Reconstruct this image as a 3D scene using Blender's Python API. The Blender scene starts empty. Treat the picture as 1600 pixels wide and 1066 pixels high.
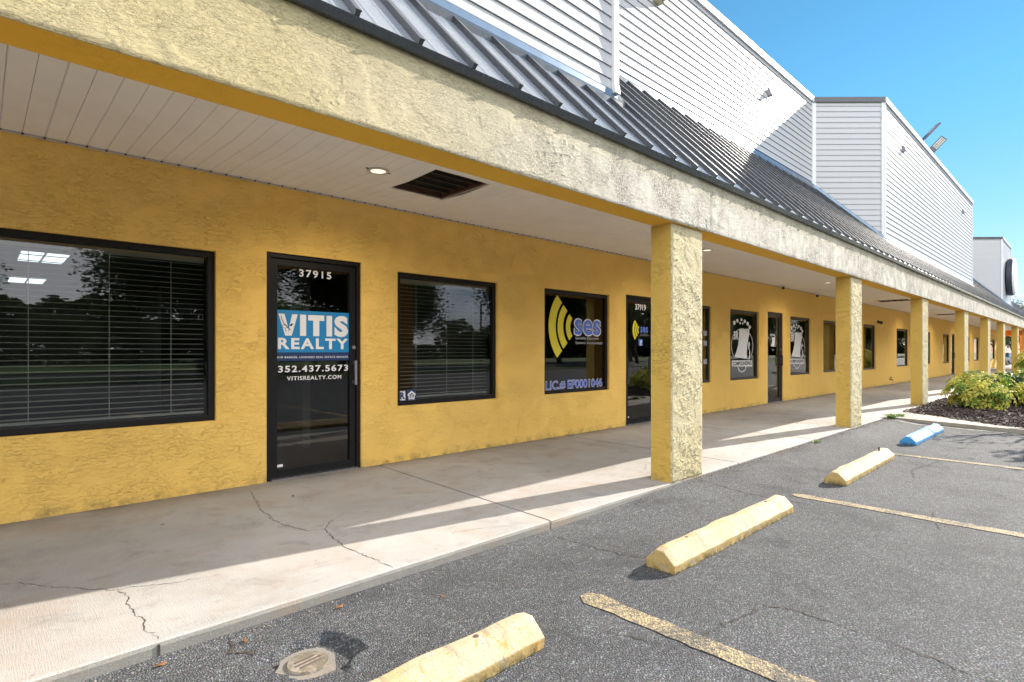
import bpy, bmesh, math, random
from mathutils import Vector, Matrix, noise
import numpy as np
R = math.radians
C = bpy.context.scene.collection
sc = bpy.context.scene
rng = random.Random(7)

# ------------------------------------------------------------------ camera
CAM_Z, TH = 1.24, R(46.33)
cam = bpy.data.cameras.new('camera'); cam.sensor_width = 36; cam.lens = 876.0*36/1600
cam.shift_y = 15.9/1600; cam.clip_start = .05; cam.clip_end = 3000
co = bpy.data.objects.new('camera', cam); C.objects.link(co)
co.location = (0, 0, CAM_Z); co.rotation_euler = (R(90), 0, TH-R(90)); sc.camera = co

# ------------------------------------------------------------------ light
SUN = Vector((1.98, -.37, 1.0)).normalized()
el = math.asin(SUN.z); az = math.atan2(SUN.x, SUN.y)
w = bpy.data.worlds.new('World'); sc.world = w; w.use_nodes = True
wn = w.node_tree.nodes; wl = w.node_tree.links
sky = wn.new('ShaderNodeTexSky'); sky.sky_type = 'NISHITA'; sky.sun_disc = False
sky.sun_elevation = el; sky.sun_rotation = az; sky.air_density = 1.0; sky.dust_density = 0.0; sky.ozone_density = 4.0
wn['Background'].inputs['Strength'].default_value = .05
# broken sunlit clouds over the half of the sky behind the camera (the shop windows mirror them), brightness set to fill the porch shade; clear blue ahead
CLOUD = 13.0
def wnode(kind, **k):
    n = wn.new(kind)
    for a, v in k.items(): setattr(n, a, v)
    return n
wtc = wnode('ShaderNodeTexCoord').outputs['Generated']
wnz = wnode('ShaderNodeVectorMath', operation='NORMALIZE'); wl.new(wtc, wnz.inputs[0])
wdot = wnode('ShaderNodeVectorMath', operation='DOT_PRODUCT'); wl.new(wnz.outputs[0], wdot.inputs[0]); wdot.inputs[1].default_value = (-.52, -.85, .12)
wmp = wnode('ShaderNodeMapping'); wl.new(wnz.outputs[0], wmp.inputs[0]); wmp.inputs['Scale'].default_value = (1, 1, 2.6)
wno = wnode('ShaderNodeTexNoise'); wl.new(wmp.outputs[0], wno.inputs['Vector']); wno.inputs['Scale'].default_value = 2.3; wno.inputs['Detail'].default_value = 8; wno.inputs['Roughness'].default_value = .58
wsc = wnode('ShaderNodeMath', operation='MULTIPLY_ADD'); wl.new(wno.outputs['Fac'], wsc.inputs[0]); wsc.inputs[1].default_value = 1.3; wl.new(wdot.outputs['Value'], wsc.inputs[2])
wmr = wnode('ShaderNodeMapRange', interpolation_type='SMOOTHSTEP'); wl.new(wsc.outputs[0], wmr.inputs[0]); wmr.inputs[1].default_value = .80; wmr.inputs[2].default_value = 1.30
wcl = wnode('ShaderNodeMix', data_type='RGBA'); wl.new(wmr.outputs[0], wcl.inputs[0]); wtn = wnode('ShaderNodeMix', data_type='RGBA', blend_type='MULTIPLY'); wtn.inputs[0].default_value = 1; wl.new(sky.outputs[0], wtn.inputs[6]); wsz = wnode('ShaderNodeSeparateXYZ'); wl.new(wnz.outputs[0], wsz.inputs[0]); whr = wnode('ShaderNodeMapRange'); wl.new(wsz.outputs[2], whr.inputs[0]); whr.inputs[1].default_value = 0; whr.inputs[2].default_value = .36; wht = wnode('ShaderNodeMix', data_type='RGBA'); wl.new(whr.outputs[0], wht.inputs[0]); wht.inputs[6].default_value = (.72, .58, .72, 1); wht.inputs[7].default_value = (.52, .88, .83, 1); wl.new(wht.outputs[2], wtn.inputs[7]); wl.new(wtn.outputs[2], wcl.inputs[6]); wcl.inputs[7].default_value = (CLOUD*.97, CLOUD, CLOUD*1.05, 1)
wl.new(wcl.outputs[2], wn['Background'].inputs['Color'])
sl = bpy.data.lights.new('sun', 'SUN'); sl.energy = 2.6; sl.angle = R(.5); sl.color = (1, .92, .81)
so = bpy.data.objects.new('sun', sl); C.objects.link(so)
so.rotation_euler = SUN.to_track_quat('Z', 'Y').to_euler()
sc.view_settings.view_transform = 'Standard'; sc.view_settings.look = 'None'
sc.view_settings.gamma = 1; sc.view_settings.exposure = 2.04
try: sc.view_settings.use_curve_mapping = False
except Exception: pass
sc.render.engine = 'CYCLES'
sc.cycles.max_bounces = 8; sc.cycles.transparent_max_bounces = 16

# ------------------------------------------------------------------ materials
class NT:
    def __init__(s, name):
        s.m = bpy.data.materials.new(name); s.m.use_nodes = True
        s.t = s.m.node_tree; s.n = s.t.nodes; s.b = s.n['Principled BSDF']; s.out = s.n['Material Output']
        s.co = s.n.new('ShaderNodeTexCoord').outputs['Object']
    def link(s, a, b): s.t.links.new(a, b)
    def put(s, sock, v):
        if isinstance(v, bpy.types.NodeSocket): s.link(v, sock)
        elif isinstance(v, (tuple, list)) and len(v) == 3 and sock.type == 'RGBA': sock.default_value = (*v, 1)
        else: sock.default_value = v
    def mapping(s, scale=(1,1,1), rot=(0,0,0), co=None):
        n = s.n.new('ShaderNodeMapping'); s.link(co or s.co, n.inputs[0])
        n.inputs['Scale'].default_value = scale; n.inputs['Rotation'].default_value = rot; return n.outputs[0]
    def noise(s, scale, detail=4, rough=.55, dist=0, co=None):
        n = s.n.new('ShaderNodeTexNoise'); s.link(co or s.co, n.inputs['Vector'])
        n.inputs['Scale'].default_value = scale; n.inputs['Detail'].default_value = detail
        n.inputs['Roughness'].default_value = rough; n.inputs['Distortion'].default_value = dist; return n.outputs['Fac']
    def voro(s, scale, feat='F1', out='Distance', co=None, rand=1):
        n = s.n.new('ShaderNodeTexVoronoi'); n.feature = feat; s.link(co or s.co, n.inputs['Vector'])
        n.inputs['Scale'].default_value = scale; n.inputs['Randomness'].default_value = rand; return n.outputs[out]
    def ramp(s, fac, stops, interp='LINEAR'):
        n = s.n.new('ShaderNodeValToRGB'); s.link(fac, n.inputs[0]); n.color_ramp.interpolation = interp
        e = n.color_ramp.elements
        while len(e) < len(stops): e.new(.5)
        for i, (p, c) in enumerate(stops):
            e[i].position = p; e[i].color = (*c, 1) if isinstance(c, tuple) else (c, c, c, 1)
        return n.outputs[0]
    def mix(s, fac, a, b, mode='MIX'):
        n = s.n.new('ShaderNodeMix'); n.data_type = 'RGBA'; n.blend_type = mode
        s.put(n.inputs[0], fac); s.put(n.inputs[6], a); s.put(n.inputs[7], b); return n.outputs[2]
    def math(s, op, a, b=0):
        n = s.n.new('ShaderNodeMath'); n.operation = op; s.put(n.inputs[0], a); s.put(n.inputs[1], b); return n.outputs[0]
    def sep(s, co=None):
        n = s.n.new('ShaderNodeSeparateXYZ'); s.link(co or s.co, n.inputs[0]); return n.outputs
    def rnd(s):
        return s.n.new('ShaderNodeObjectInfo').outputs['Random']
    def bump(s, h, dist, strength=1):
        n = s.n.new('ShaderNodeBump'); s.link(h, n.inputs['Height']); n.inputs['Distance'].default_value = dist
        n.inputs['Strength'].default_value = strength; s.link(n.outputs[0], s.b.inputs['Normal']); return n
    def set(s, **k):
        names = dict(col='Base Color', rough='Roughness', metal='Metallic', spec='Specular IOR Level', coat='Coat Weight',
                     coatr='Coat Roughness', em='Emission Color', ems='Emission Strength', ior='IOR')
        for a, v in k.items(): s.put(s.b.inputs[names[a]], v)
        return s

def plain(name, col, rough=.6, var=.12, nscale=6, **k):
    t = NT(name); f = t.noise(nscale, 5, .6)
    c = t.ramp(f, [(.3, tuple(x*(1-var) for x in col)), (.7, tuple(min(1, x*(1+var)) for x in col))])
    t.set(col=c, rough=rough, **k); return t.m

def stucco(name, base, faded=None, mildew=0, relief=.010, rot=(0,0,0), scale=1.0, dense=.5):
    """knock-down stucco: thin flattened plates with torn edges, denser in some patches than in others"""
    t = NT(name)
    st = t.mapping((.55*scale, .55*scale, 1.25*scale), rot)
    iso = t.mapping((scale, scale, scale), rot)
    zone = t.ramp(t.noise(2.6, 3, .55, .4, iso), [(dense-.14, 0.0), (dense+.10, 1.0)])
    a = t.noise(24, 5, .60, .9, st)
    p1 = t.ramp(a, [(.505, 0.0), (.535, 1.0)])
    b = t.noise(52, 4, .62, .5, st)
    p2 = t.ramp(b, [(.56, 0.0), (.61, 1.0)])
    c = t.noise(9, 4, .55, 1.2, st)
    p3 = t.ramp(c, [(.48, 0.0), (.50, 1.0)])
    h = t.math('MULTIPLY', t.math('ADD', p1, t.math('MULTIPLY', p2, .6)), t.math('ADD', t.math('MULTIPLY', zone, .9), .1))
    h = t.math('ADD', h, t.math('MULTIPLY', p3, .40))
    h = t.math('ADD', h, t.math('MULTIPLY', t.noise(150, 3, .6), .16))
    h = t.math('ADD', h, t.math('MULTIPLY', t.noise(4, 3, .5), .8))
    col = t.mix(t.ramp(t.noise(1.3, 5, .6), [(.3, 0.0), (.75, .6)]), base, faded or tuple(min(1, x*1.12) for x in base))
    edge = t.ramp(a, [(.492, 0.0), (.506, 1.0), (.515, 0.0)])  # dark lines along the plate edges: relief shade drawn in colour
    col = t.mix(t.math('MULTIPLY', t.math('MULTIPLY', edge, zone), .20 if mildew else .14), col, tuple(x*.45 for x in base))
    if mildew:
        X, Y, Z = t.sep()
        n = t.n.new('ShaderNodeMapRange'); t.link(X, n.inputs[0]); n.inputs[1].default_value = 1.0; n.inputs[2].default_value = 4.0
        wear = n.outputs[0]
        col = t.mix(t.math('MULTIPLY', wear, .85), col, (.61, .59, .53))
        spots = t.math('MULTIPLY', t.ramp(t.noise(60, 6, .75, .6), [(.46, 0.0), (.56, 1.0)]), t.ramp(t.noise(3.1, 4, .65, .5), [(.42, 0.0), (.60, 1.0)]))
        col = t.mix(t.math('MULTIPLY', t.math('MULTIPLY', spots, wear), .85), col, (.13, .12, .095))
        drips = t.ramp(t.noise(14, 4, .6, .3, t.mapping((1, 1, .12))), [(.5, 0.0), (.72, .55)])
        col = t.mix(t.math('MULTIPLY', drips, wear), col, (.36, .33, .27))
        n2 = t.n.new('ShaderNodeMapRange'); t.link(Z, n2.inputs[0]); n2.inputs[1].default_value = 2.74; n2.inputs[2].default_value = 2.92
        col = t.mix(t.math('MULTIPLY', n2.outputs[0], .5), col, (.42, .36, .18))
    else:
        X, Y, Z = t.sep()
        n = t.n.new('ShaderNodeMapRange'); t.link(Z, n.inputs[0]); n.inputs[1].default_value = .0; n.inputs[2].default_value = .09
        n.inputs[3].default_value = 1; n.inputs[4].default_value = 0
        dirt = t.math('MULTIPLY', n.outputs[0], t.ramp(t.noise(7, 5, .65), [(.45, 0.0), (.65, .7)]))
        col = t.mix(dirt, col, (.16, .15, .08))
    t.set(col=col, rough=.85, spec=.25); t.bump(h, relief); return t.m

M = {}
YEL = (.92, .59, .145)
M['wall'] = stucco('wall_stucco', YEL, (.92, .62, .19), relief=.0032, scale=1.35)
M['beam'] = stucco('beam_stucco', (.61, .50, .26), (.61, .54, .36), mildew=1, relief=.0062, dense=.48, scale=1.55)  # paler sunlit tone put into the beam face colour; the mildew is weathering
M['beam_under'] = stucco('beam_underside_bounce_tone', (.82, .48, .06), relief=.0025)  # same yellow paint, with warm bounce light put into the underside colour
M['col_front'] = stucco('column_lit_front_stucco', (.62, .52, .28), (.65, .59, .40), relief=.020, rot=(0, .7, 0), scale=.55, dense=.36)  # fronts paler than the sides: sunlight put into the paint colour
M['beam_coat'] = stucco('beam_face_stucco', (.57, .47, .25), (.58, .51, .34), mildew=1, relief=.0030, dense=.46, scale=2.2)  # near beam face, with the same sunlit tone painted in
M['col_coat'] = stucco('column_front_stucco', (.54, .46, .26), (.57, .52, .37), relief=.0022, scale=1.7)  # near column fronts, sunlit tone put into the colour
M['col_side'] = stucco('column_side_stucco', (.58, .385, .085), (.60, .41, .11), relief=.004, scale=.8)  # same paint as the fronts, coloured in the deeper tone of shaded faces
M['orange'] = stucco('orange_stucco', (.75, .22, .04), relief=.004)

def asphalt():
    t = NT('asphalt')
    v = t.n.new('ShaderNodeTexVoronoi'); t.link(t.co, v.inputs['Vector']); v.inputs['Scale'].default_value = 105
    cellc = t.n.new('ShaderNodeSeparateColor'); t.link(v.outputs['Color'], cellc.inputs[0])
    tone = t.ramp(cellc.outputs[0], [(0, .088), (.45, .130), (.8, .172), (.95, .235), (1, .33)])
    gap = t.ramp(v.outputs['Distance'], [(.35, 1.0), (.62, .50)])
    col = t.mix(1, tone, gap, 'MULTIPLY')
    fine = t.voro(240, out='Color')
    col = t.mix(.18, col, fine, 'OVERLAY')
    big = t.ramp(t.noise(.55, 6, .62, .5), [(.3, .74), (.7, 1.20)])
    col = t.mix(1, col, big, 'MULTIPLY')
    oil = t.ramp(t.noise(1.1, 5, .7, .4), [(.52, 0.0), (.70, .6)])
    col = t.mix(oil, col, (.03, .03, .032))
    hue = t.mix(1, col, (.96, .985, 1.05), 'MULTIPLY')
    t.set(col=hue, rough=.85, spec=.3)
    h = t.math('ADD', t.ramp(v.outputs['Distance'], [(.1, 1.0), (.65, 0.0)]), t.math('MULTIPLY', cellc.outputs[1], .6))
    t.bump(h, .0045); return t.m
M['asphalt'] = asphalt()

def concrete(name, base, stain=1.0, brush=True, wallgrime=False):
    t = NT(name)
    big = t.ramp(t.noise(.9, 6, .65, .6), [(.25, .76), (.75, 1.08)])
    col = t.mix(1, base, big, 'MULTIPLY')
    rust = t.ramp(t.noise(2.3, 6, .7, .4), [(.47, 0.0), (.72, .45*stain)])
    col = t.mix(rust, col, (.36, .25, .165))
    dark = t.ramp(t.noise(3.5, 7, .74, .5), [(.53, 0.0), (.74, .55*stain)])
    col = t.mix(dark, col, (.19, .175, .165))
    scuff = t.ramp(t.noise(7, 6, .75, .2, t.mapping((.35, 1.6, 1))), [(.60, 0.0), (.70, .4*stain)])
    col = t.mix(scuff, col, (.16, .145, .13))
    spots = t.ramp(t.voro(5.5), [(.030, .75*stain), (.055, 0.0)])
    col = t.mix(t.math('MULTIPLY', spots, t.ramp(t.noise(1.7, 2), [(.5, 0.0), (.6, 1.0)])), col, (.10, .095, .09))
    speck = t.ramp(t.noise(170, 3, .7), [(.36, .74), (.6, 1.05)])
    col = t.mix(1, col, speck, 'MULTIPLY')
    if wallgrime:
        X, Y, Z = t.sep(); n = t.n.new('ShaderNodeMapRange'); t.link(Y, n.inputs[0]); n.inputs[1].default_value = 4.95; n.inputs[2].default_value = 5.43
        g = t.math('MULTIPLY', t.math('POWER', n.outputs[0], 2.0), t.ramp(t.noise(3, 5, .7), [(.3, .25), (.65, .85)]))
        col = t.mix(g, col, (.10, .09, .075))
    t.set(col=col, rough=.8, spec=.3)
    h = t.math('ADD', t.noise(120, 4, .7), t.math('MULTIPLY', t.noise(60, 2, .5, 0, t.mapping((4, .12, 1))), .8 if brush else 0))
    t.bump(h, .0016); return t.m
M['concrete'] = concrete('sidewalk_concrete', (.455, .435, .415), 1, True, True)
M['kerbface'] = concrete('rough_kerb_concrete', (.29, .28, .25), 1.4, False)
M['pad'] = concrete('island_concrete', (.45, .41, .34), .7)
M['crack'] = plain('crack_dirt', (.06, .048, .038), .95, .4, 30)
M['crackhair'] = plain('hairline_dirt', (.20, .15, .11), .95)
M['soffit'] = plain('soffit_vinyl', (.91, .89, .87), .45, .04, 3)
M['soffit_trim'] = plain('soffit_trim', (.55, .50, .45), .5, .05)
M['black'] = plain('black_anodised_aluminium', (.008, .008, .009), .45, .2, 12, spec=.3)
M['bronze'] = plain('dark_bronze_aluminium', (.03, .025, .021), .4, .2, 12)
M['steel'] = plain('brushed_steel', (.5, .5, .52), .3, .1, 30, metal=.9)
M['white'] = plain('white_vinyl_print', (.80, .80, .82), .5, .03)
M['blue_print'] = plain('blue_vinyl_print', (.012, .22, .50), .45, .04)
M['navy_print'] = plain('navy_vinyl_print', (.012, .035, .12), .45, .04)
M['yel_print'] = plain('yellow_vinyl_print', (.72, .62, .03), .45, .04)
M['ses_blue'] = plain('mid_blue_vinyl_print', (.09, .17, .60), .45, .04)
M['ink'] = plain('black_print', (.02, .02, .025), .5, .05)
M['grey_print'] = plain('grey_vinyl_print', (.42, .43, .46), .5, .04)
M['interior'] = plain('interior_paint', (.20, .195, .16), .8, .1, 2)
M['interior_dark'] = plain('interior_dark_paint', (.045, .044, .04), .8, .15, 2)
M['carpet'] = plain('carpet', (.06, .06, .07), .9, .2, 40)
M['ceil_tile'] = plain('ceiling_tile', (.35, .36, .36), .8, .06, 8)
M['blind'] = plain('blind_slat', (.60, .59, .55), .5, .05)
def siding(name, col):
    t = NT(name)
    c = t.mix(t.math('MULTIPLY', t.rnd(), .10), col, tuple(x*.80 for x in col))
    st = t.ramp(t.noise(2.2, 5, .65, .2, t.mapping((.6, .6, .3))), [(.45, 0.0), (.8, .22)])
    c = t.mix(st, c, (.45, .45, .42)); t.set(col=c, rough=.42, spec=.5)
    t.bump(t.noise(40, 4, .6, .3, t.mapping((.25, .25, 4))), .0012); return t.m
M['siding'] = siding('white_siding', (.52, .52, .52))
M['trimwhite'] = plain('white_trim', (.74, .74, .74), .4, .05)
def darkmetal(nm, k):
    t = NT(nm)
    st = t.noise(3, 4, .6, 0, t.mapping((18, .5, .5)))
    c = t.ramp(st, [(.3, (.038*k, .042*k, .049*k)), (.7, (.055*k, .060*k, .068*k))])
    t.set(col=c, rough=t.ramp(t.noise(2, 5, .7), [(.3, .20), (.7, .34)]), metal=.0, coat=.6, coatr=.12); return t.m
M['roof'] = darkmetal('dark_seam_metal', 1)
M['pan'] = darkmetal('sky_lit_pan_metal', 6)  # same dark metal as the ribs, lightened by a painted-in sky reflection
M['flash'] = plain('sky_tinted_flashing_metal', (.20, .27, .36), .32, .12, 5, metal=.7)  # blue of the mirrored sky put into the metal colour
M['brown'] = plain('brown_vent_wood', (.07, .032, .02), .7, .25, 10)
M['void'] = plain('vent_screen', (.008, .008, .008), .9, .2)
def concpaint(name, col, chip=(.40, .37, .31), worn=.6, fade=(.50, .44, .345)):
    t = NT(name); X, Y, Z = t.sep()
    geo = t.n.new('ShaderNodeNewGeometry').outputs['True Normal']; up = t.ramp(t.sep(geo)[2], [(.05, .12), (.5, 1.0)])  # tops paler, ends deeper: face shading put into colour along with wear
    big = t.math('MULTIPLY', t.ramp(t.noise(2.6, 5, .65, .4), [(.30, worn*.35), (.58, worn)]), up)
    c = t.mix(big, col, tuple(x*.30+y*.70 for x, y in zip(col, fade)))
    f = t.ramp(t.noise(13, 6, .7, .6), [(.555, 0.0), (.61, .85)])
    c = t.mix(f, c, chip)
    g = t.ramp(t.noise(8, 5, .7, .8, t.mapping((1, 1, 1), (.5, .2, .9))), [(.585, 0.0), (.63, .85)])
    c = t.mix(g, c, tuple(x*q for x, q in zip(col, (.95, .78, .5))))
    n = t.n.new('ShaderNodeMapRange'); t.link(Z, n.inputs[0]); n.inputs[1].default_value = 0; n.inputs[2].default_value = .055; n.inputs[3].default_value = 1; n.inputs[4].default_value = 0
    d = t.math('MULTIPLY', n.outputs[0], t.ramp(t.noise(18, 5, .7), [(.38, 0.0), (.56, .95)]))
    c = t.mix(d, c, (.055, .055, .025))
    cr = t.ramp(t.voro(11, 'DISTANCE_TO_EDGE'), [(.0, .7), (.008, 0.0)])
    c = t.mix(t.math('MULTIPLY', cr, t.ramp(t.noise(4, 3), [(.48, 0.0), (.58, .7)])), c, (.12, .10, .06))
    sp = t.ramp(t.noise(90, 4, .75), [(.33, .6), (.45, 1.0)])
    c = t.mix(1, c, sp, 'MULTIPLY')
    scf = t.ramp(t.noise(6, 5, .7, .3, t.mapping((3, .5, .5))), [(.56, 0.0), (.66, .55)])
    c = t.mix(t.math('MULTIPLY', scf, up), c, (.13, .12, .10))
    t.set(col=c, rough=.75, spec=.3); t.bump(t.noise(60, 5, .7), .004); return t.m
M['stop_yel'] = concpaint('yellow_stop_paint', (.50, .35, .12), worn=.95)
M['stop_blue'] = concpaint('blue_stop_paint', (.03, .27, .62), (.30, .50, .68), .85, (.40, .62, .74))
def linepaint(name, col, cover=.5):
    t = NT(name)
    v = t.n.new('ShaderNodeTexVoronoi'); t.link(t.co, v.inputs['Vector']); v.inputs['Scale'].default_value = 105
    f = t.ramp(t.math('ADD', t.noise(60, 5, .75), t.math('MULTIPLY', t.noise(5, 4, .6), .5)), [(cover+.14, 0.0), (cover+.26, 1.0)])
    f2 = t.ramp(v.outputs['Distance'], [(.42, 0.0), (.62, .75)])
    c = t.mix(t.math('MAXIMUM', f, f2), col, (.10, .095, .085))
    t.set(col=c, rough=.8, spec=.3); t.bump(t.ramp(v.outputs['Distance'], [(.1, 1.0), (.65, 0.0)]), .003); return t.m
M['line_yel'] = linepaint('worn_yellow_line_paint', (.52, .40, .22), .56)
M['line_wht'] = linepaint('worn_white_line_paint', (.50, .46, .42), .56)
M['cover'] = concpaint('rusty_cover', (.28, .225, .19), (.26, .24, .21))
M['collar'] = concrete('collar_concrete', (.27, .25, .22), 1.5, False)
M['slot'] = plain('cover_slot', (.12, .085, .07), .9, .3)
def leaf(name, c1, c2, tr=.25):
    t = NT(name)
    f = t.noise(9, 3, .6)
    c = t.mix(t.ramp(f, [(.35, 0.0), (.65, 1.0)]), c1, c2)
    t.set(col=c, rough=.5, spec=.35)
    tl = t.n.new('ShaderNodeBsdfTranslucent'); t.put(tl.inputs[0], c)
    mx = t.n.new('ShaderNodeMixShader'); mx.inputs[0].default_value = tr
    t.link(t.b.outputs[0], mx.inputs[1]); t.link(tl.outputs[0], mx.inputs[2]); t.link(mx.outputs[0], t.out.inputs[0]); return t.m
M['leaf_y'] = leaf('variegated_leaf', (.66, .57, .12), (.40, .44, .08))
M['leaf_g'] = leaf('green_leaf', (.12, .22, .035), (.18, .30, .05))
M['leaf_d'] = leaf('dark_green_leaf', (.03, .065, .014), (.06, .11, .02))
M['leaf_o'] = leaf('oak_leaf', (.045, .075, .016), (.085, .115, .024))
M['bark'] = plain('bark', (.13, .105, .08), .9, .3, 14)
M['mulch'] = plain('mulch_chip', (.075, .055, .050), .9, .6, 18)
M['mulch_pale'] = plain('pale_mulch_chip', (.20, .165, .14), .9, .4, 18)
M['soil'] = plain('mulch_soil', (.04, .028, .022), .95, .4, 20)
M['grass'] = plain('grass', (.075, .12, .025), .9, .35, 1.5)
M['deadleaf'] = plain('dry_leaf', (.20, .085, .03), .8, .3)
M['can'] = plain('light_trim', (.55, .52, .46), .4, .05)
def emis(name, col, s):
    t = NT(name); t.set(col=(.6, .6, .6), em=col, ems=s); return t.m
M['canlamp'] = emis('downlight_lens', (1, .86, .62), .30)
M['troffer'] = emis('troffer_lens', (.80, .93, 1.0), .42)
def glass():
    t = NT('window_glass')
    tr = t.n.new('ShaderNodeBsdfTransparent'); tr.inputs[0].default_value = (.80, .83, .80, 1)
    gl = t.n.new('ShaderNodeBsdfGlossy'); gl.inputs['Roughness'].default_value = .004; gl.inputs[0].default_value = (1, 1, 1, 1)
    bp = t.n.new('ShaderNodeBump'); bp.inputs['Distance'].default_value = .0002; bp.inputs['Strength'].default_value = .5
    t.link(t.noise(1.6, 2, .4), bp.inputs['Height']); t.link(bp.outputs[0], gl.inputs['Normal'])
    fr = t.n.new('ShaderNodeFresnel'); fr.inputs[0].default_value = 1.72
    mx = t.n.new('ShaderNodeMixShader'); t.link(fr.outputs[0], mx.inputs[0]); t.link(tr.outputs[0], mx.inputs[1]); t.link(gl.outputs[0], mx.inputs[2])
    t.link(mx.outputs[0], t.out.inputs[0]); return t.m
M['glass'] = glass()
M['carpaint'] = plain('silver_car_paint', (.50, .52, .55), .25, .03, 3, metal=.6)
M['carglass'] = plain('car_glass', (.01, .012, .015), .05, .1)
M['rubber'] = plain('rubber', (.02, .02, .02), .85, .2)
M['greybox'] = plain('grey_fixture', (.30, .30, .31), .5, .1)
M['beigebox'] = plain('beige_fixture', (.42, .38, .24), .5, .1)
M['led'] = plain('led_lens_unlit', (.55, .50, .44), .4, .1)
M['signwhite'] = plain('sign_face', (.80, .80, .82), .4, .03)
M['signblack'] = plain('sign_drum', (.035, .045, .06), .45, .1)
M['postgrey'] = plain('lamp_post_metal', (.10, .10, .11), .5, .1)

# ------------------------------------------------------------------ helpers
class MB:
    def __init__(s): s.v = []; s.f = []; s.mi = []
    def quad(s, a, b, c, d, m=0):
        i = len(s.v); s.v += [tuple(a), tuple(b), tuple(c), tuple(d)]; s.f.append((i, i+1, i+2, i+3)); s.mi.append(m)
    def poly(s, pts, m=0):
        i = len(s.v); s.v += [tuple(p) for p in pts]; s.f.append(tuple(range(i, i+len(pts)))); s.mi.append(m)
    def box(s, x0, x1, y0, y1, z0, z1, m=0, mats=None):
        i = len(s.v)
        s.v += [(x0,y0,z0),(x1,y0,z0),(x1,y1,z0),(x0,y1,z0),(x0,y0,z1),(x1,y0,z1),(x1,y1,z1),(x0,y1,z1)]
        fs = [(0,3,2,1),(4,5,6,7),(0,1,5,4),(1,2,6,5),(2,3,7,6),(3,0,4,7)]   # bottom top front right back left
        for k, f in enumerate(fs): s.f.append(tuple(i+q for q in f)); s.mi.append(mats[k] if mats else m)
    def hexa(s, p, m=0):           # eight points: bottom ring 0-3, top ring 4-7
        i = len(s.v); s.v += [tuple(q) for q in p]
        for f in [(0,3,2,1),(4,5,6,7),(0,1,5,4),(1,2,6,5),(2,3,7,6),(3,0,4,7)]: s.f.append(tuple(i+q for q in f)); s.mi.append(m)
    def prism(s, prof, axis0, axis1, fn, m=0):    # closed profile swept from axis0 to axis1; fn(u,v,t)->xyz
        n = len(prof); i = len(s.v)
        for t in (axis0, axis1): s.v += [tuple(fn(u, v, t)) for u, v in prof]
        for k in range(n): s.f.append((i+k, i+(k+1) % n, i+n+(k+1) % n, i+n+k)); s.mi.append(m)
        s.f.append(tuple(i+k for k in reversed(range(n)))); s.mi.append(m)
        s.f.append(tuple(i+n+k for k in range(n))); s.mi.append(m)
    def tube(s, pts, radii, n=8, m=0, cap=True):
        rings = []
        for k, p in enumerate(pts):
            p = Vector(p); a = Vector(pts[max(k-1, 0)]); b = Vector(pts[min(k+1, len(pts)-1)])
            d = (b-a).normalized(); u = d.orthogonal().normalized(); q = d.cross(u)
            r = radii[k] if isinstance(radii, (list, tuple)) else radii
            i = len(s.v); s.v += [tuple(p+u*r*math.cos(2*math.pi*j/n)+q*r*math.sin(2*math.pi*j/n)) for j in range(n)]; rings.append(i)
        for a, b in zip(rings, rings[1:]):
            for j in range(n): s.f.append((a+j, a+(j+1) % n, b+(j+1) % n, b+j)); s.mi.append(m)
        if cap:
            s.f.append(tuple(rings[0]+j for j in reversed(range(n)))); s.mi.append(m)
            s.f.append(tuple(rings[-1]+j for j in range(n))); s.mi.append(m)
    def mesh(s, name, mats):
        me = bpy.data.meshes.new(name); me.from_pydata(s.v, [], s.f)
        for q in (mats if isinstance(mats, (list, tuple)) else [mats]): me.materials.append(M[q] if isinstance(q, str) else q)
        if any(s.mi): me.polygons.foreach_set('material_index', s.mi)
        me.update(); return me
    def build(s, name, mats, parent=None, bevel=0, smooth=False, loc=None, fix=False):
        me = s.mesh(name, mats)
        if bevel or fix:
            bm = bmesh.new(); bm.from_mesh(me)
            bmesh.ops.remove_doubles(bm, verts=bm.verts, dist=1e-5)
            bmesh.ops.recalc_face_normals(bm, faces=bm.faces)
            if bevel:
                ed = [e for e in bm.edges if len(e.link_faces) == 2 and e.calc_face_angle(0) > .5]
                bmesh.ops.bevel(bm, geom=ed, offset=bevel, segments=2, affect='EDGES', profile=.6)
            bm.to_mesh(me); bm.free()
        if smooth: me.polygons.foreach_set('use_smooth', [True]*len(me.polygons))
        return link(name, me, parent, loc)
def link(name, me, parent=None, loc=None):
    o = bpy.data.objects.new(name, me); C.objects.link(o)
    if parent: o.parent = parent
    if loc: o.location = loc
    return o
def tag(o, label=None, cat=None, group=None, kind=None):
    if label: o['label'] = label
    if cat: o['category'] = cat
    if group: o['group'] = group
    if kind: o['kind'] = kind
    return o
def thing(name, label, cat, loc=(0,0,0), rz=0, group=None):
    o = bpy.data.objects.new(name, None); C.objects.link(o); o.location = loc; o.rotation_euler = (0, 0, rz); o.empty_display_size = .2
    return tag(o, label, cat, group)
def copy_tree(o, parent=None):
    c = o.copy(); C.objects.link(c)
    if parent: c.parent = parent
    for ch in list(o.children): copy_tree(ch, c)
    return c

def az(x, y):     # asphalt level next to the walk
    s = lambda v, a, b: (lambda t: t*t*(3-2*t))(min(1, max(0, (v-a)/(b-a))))
    return -.062 + .047*s(x, 3.4, 5.2)*s(y, 2.15, 2.72)

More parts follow.
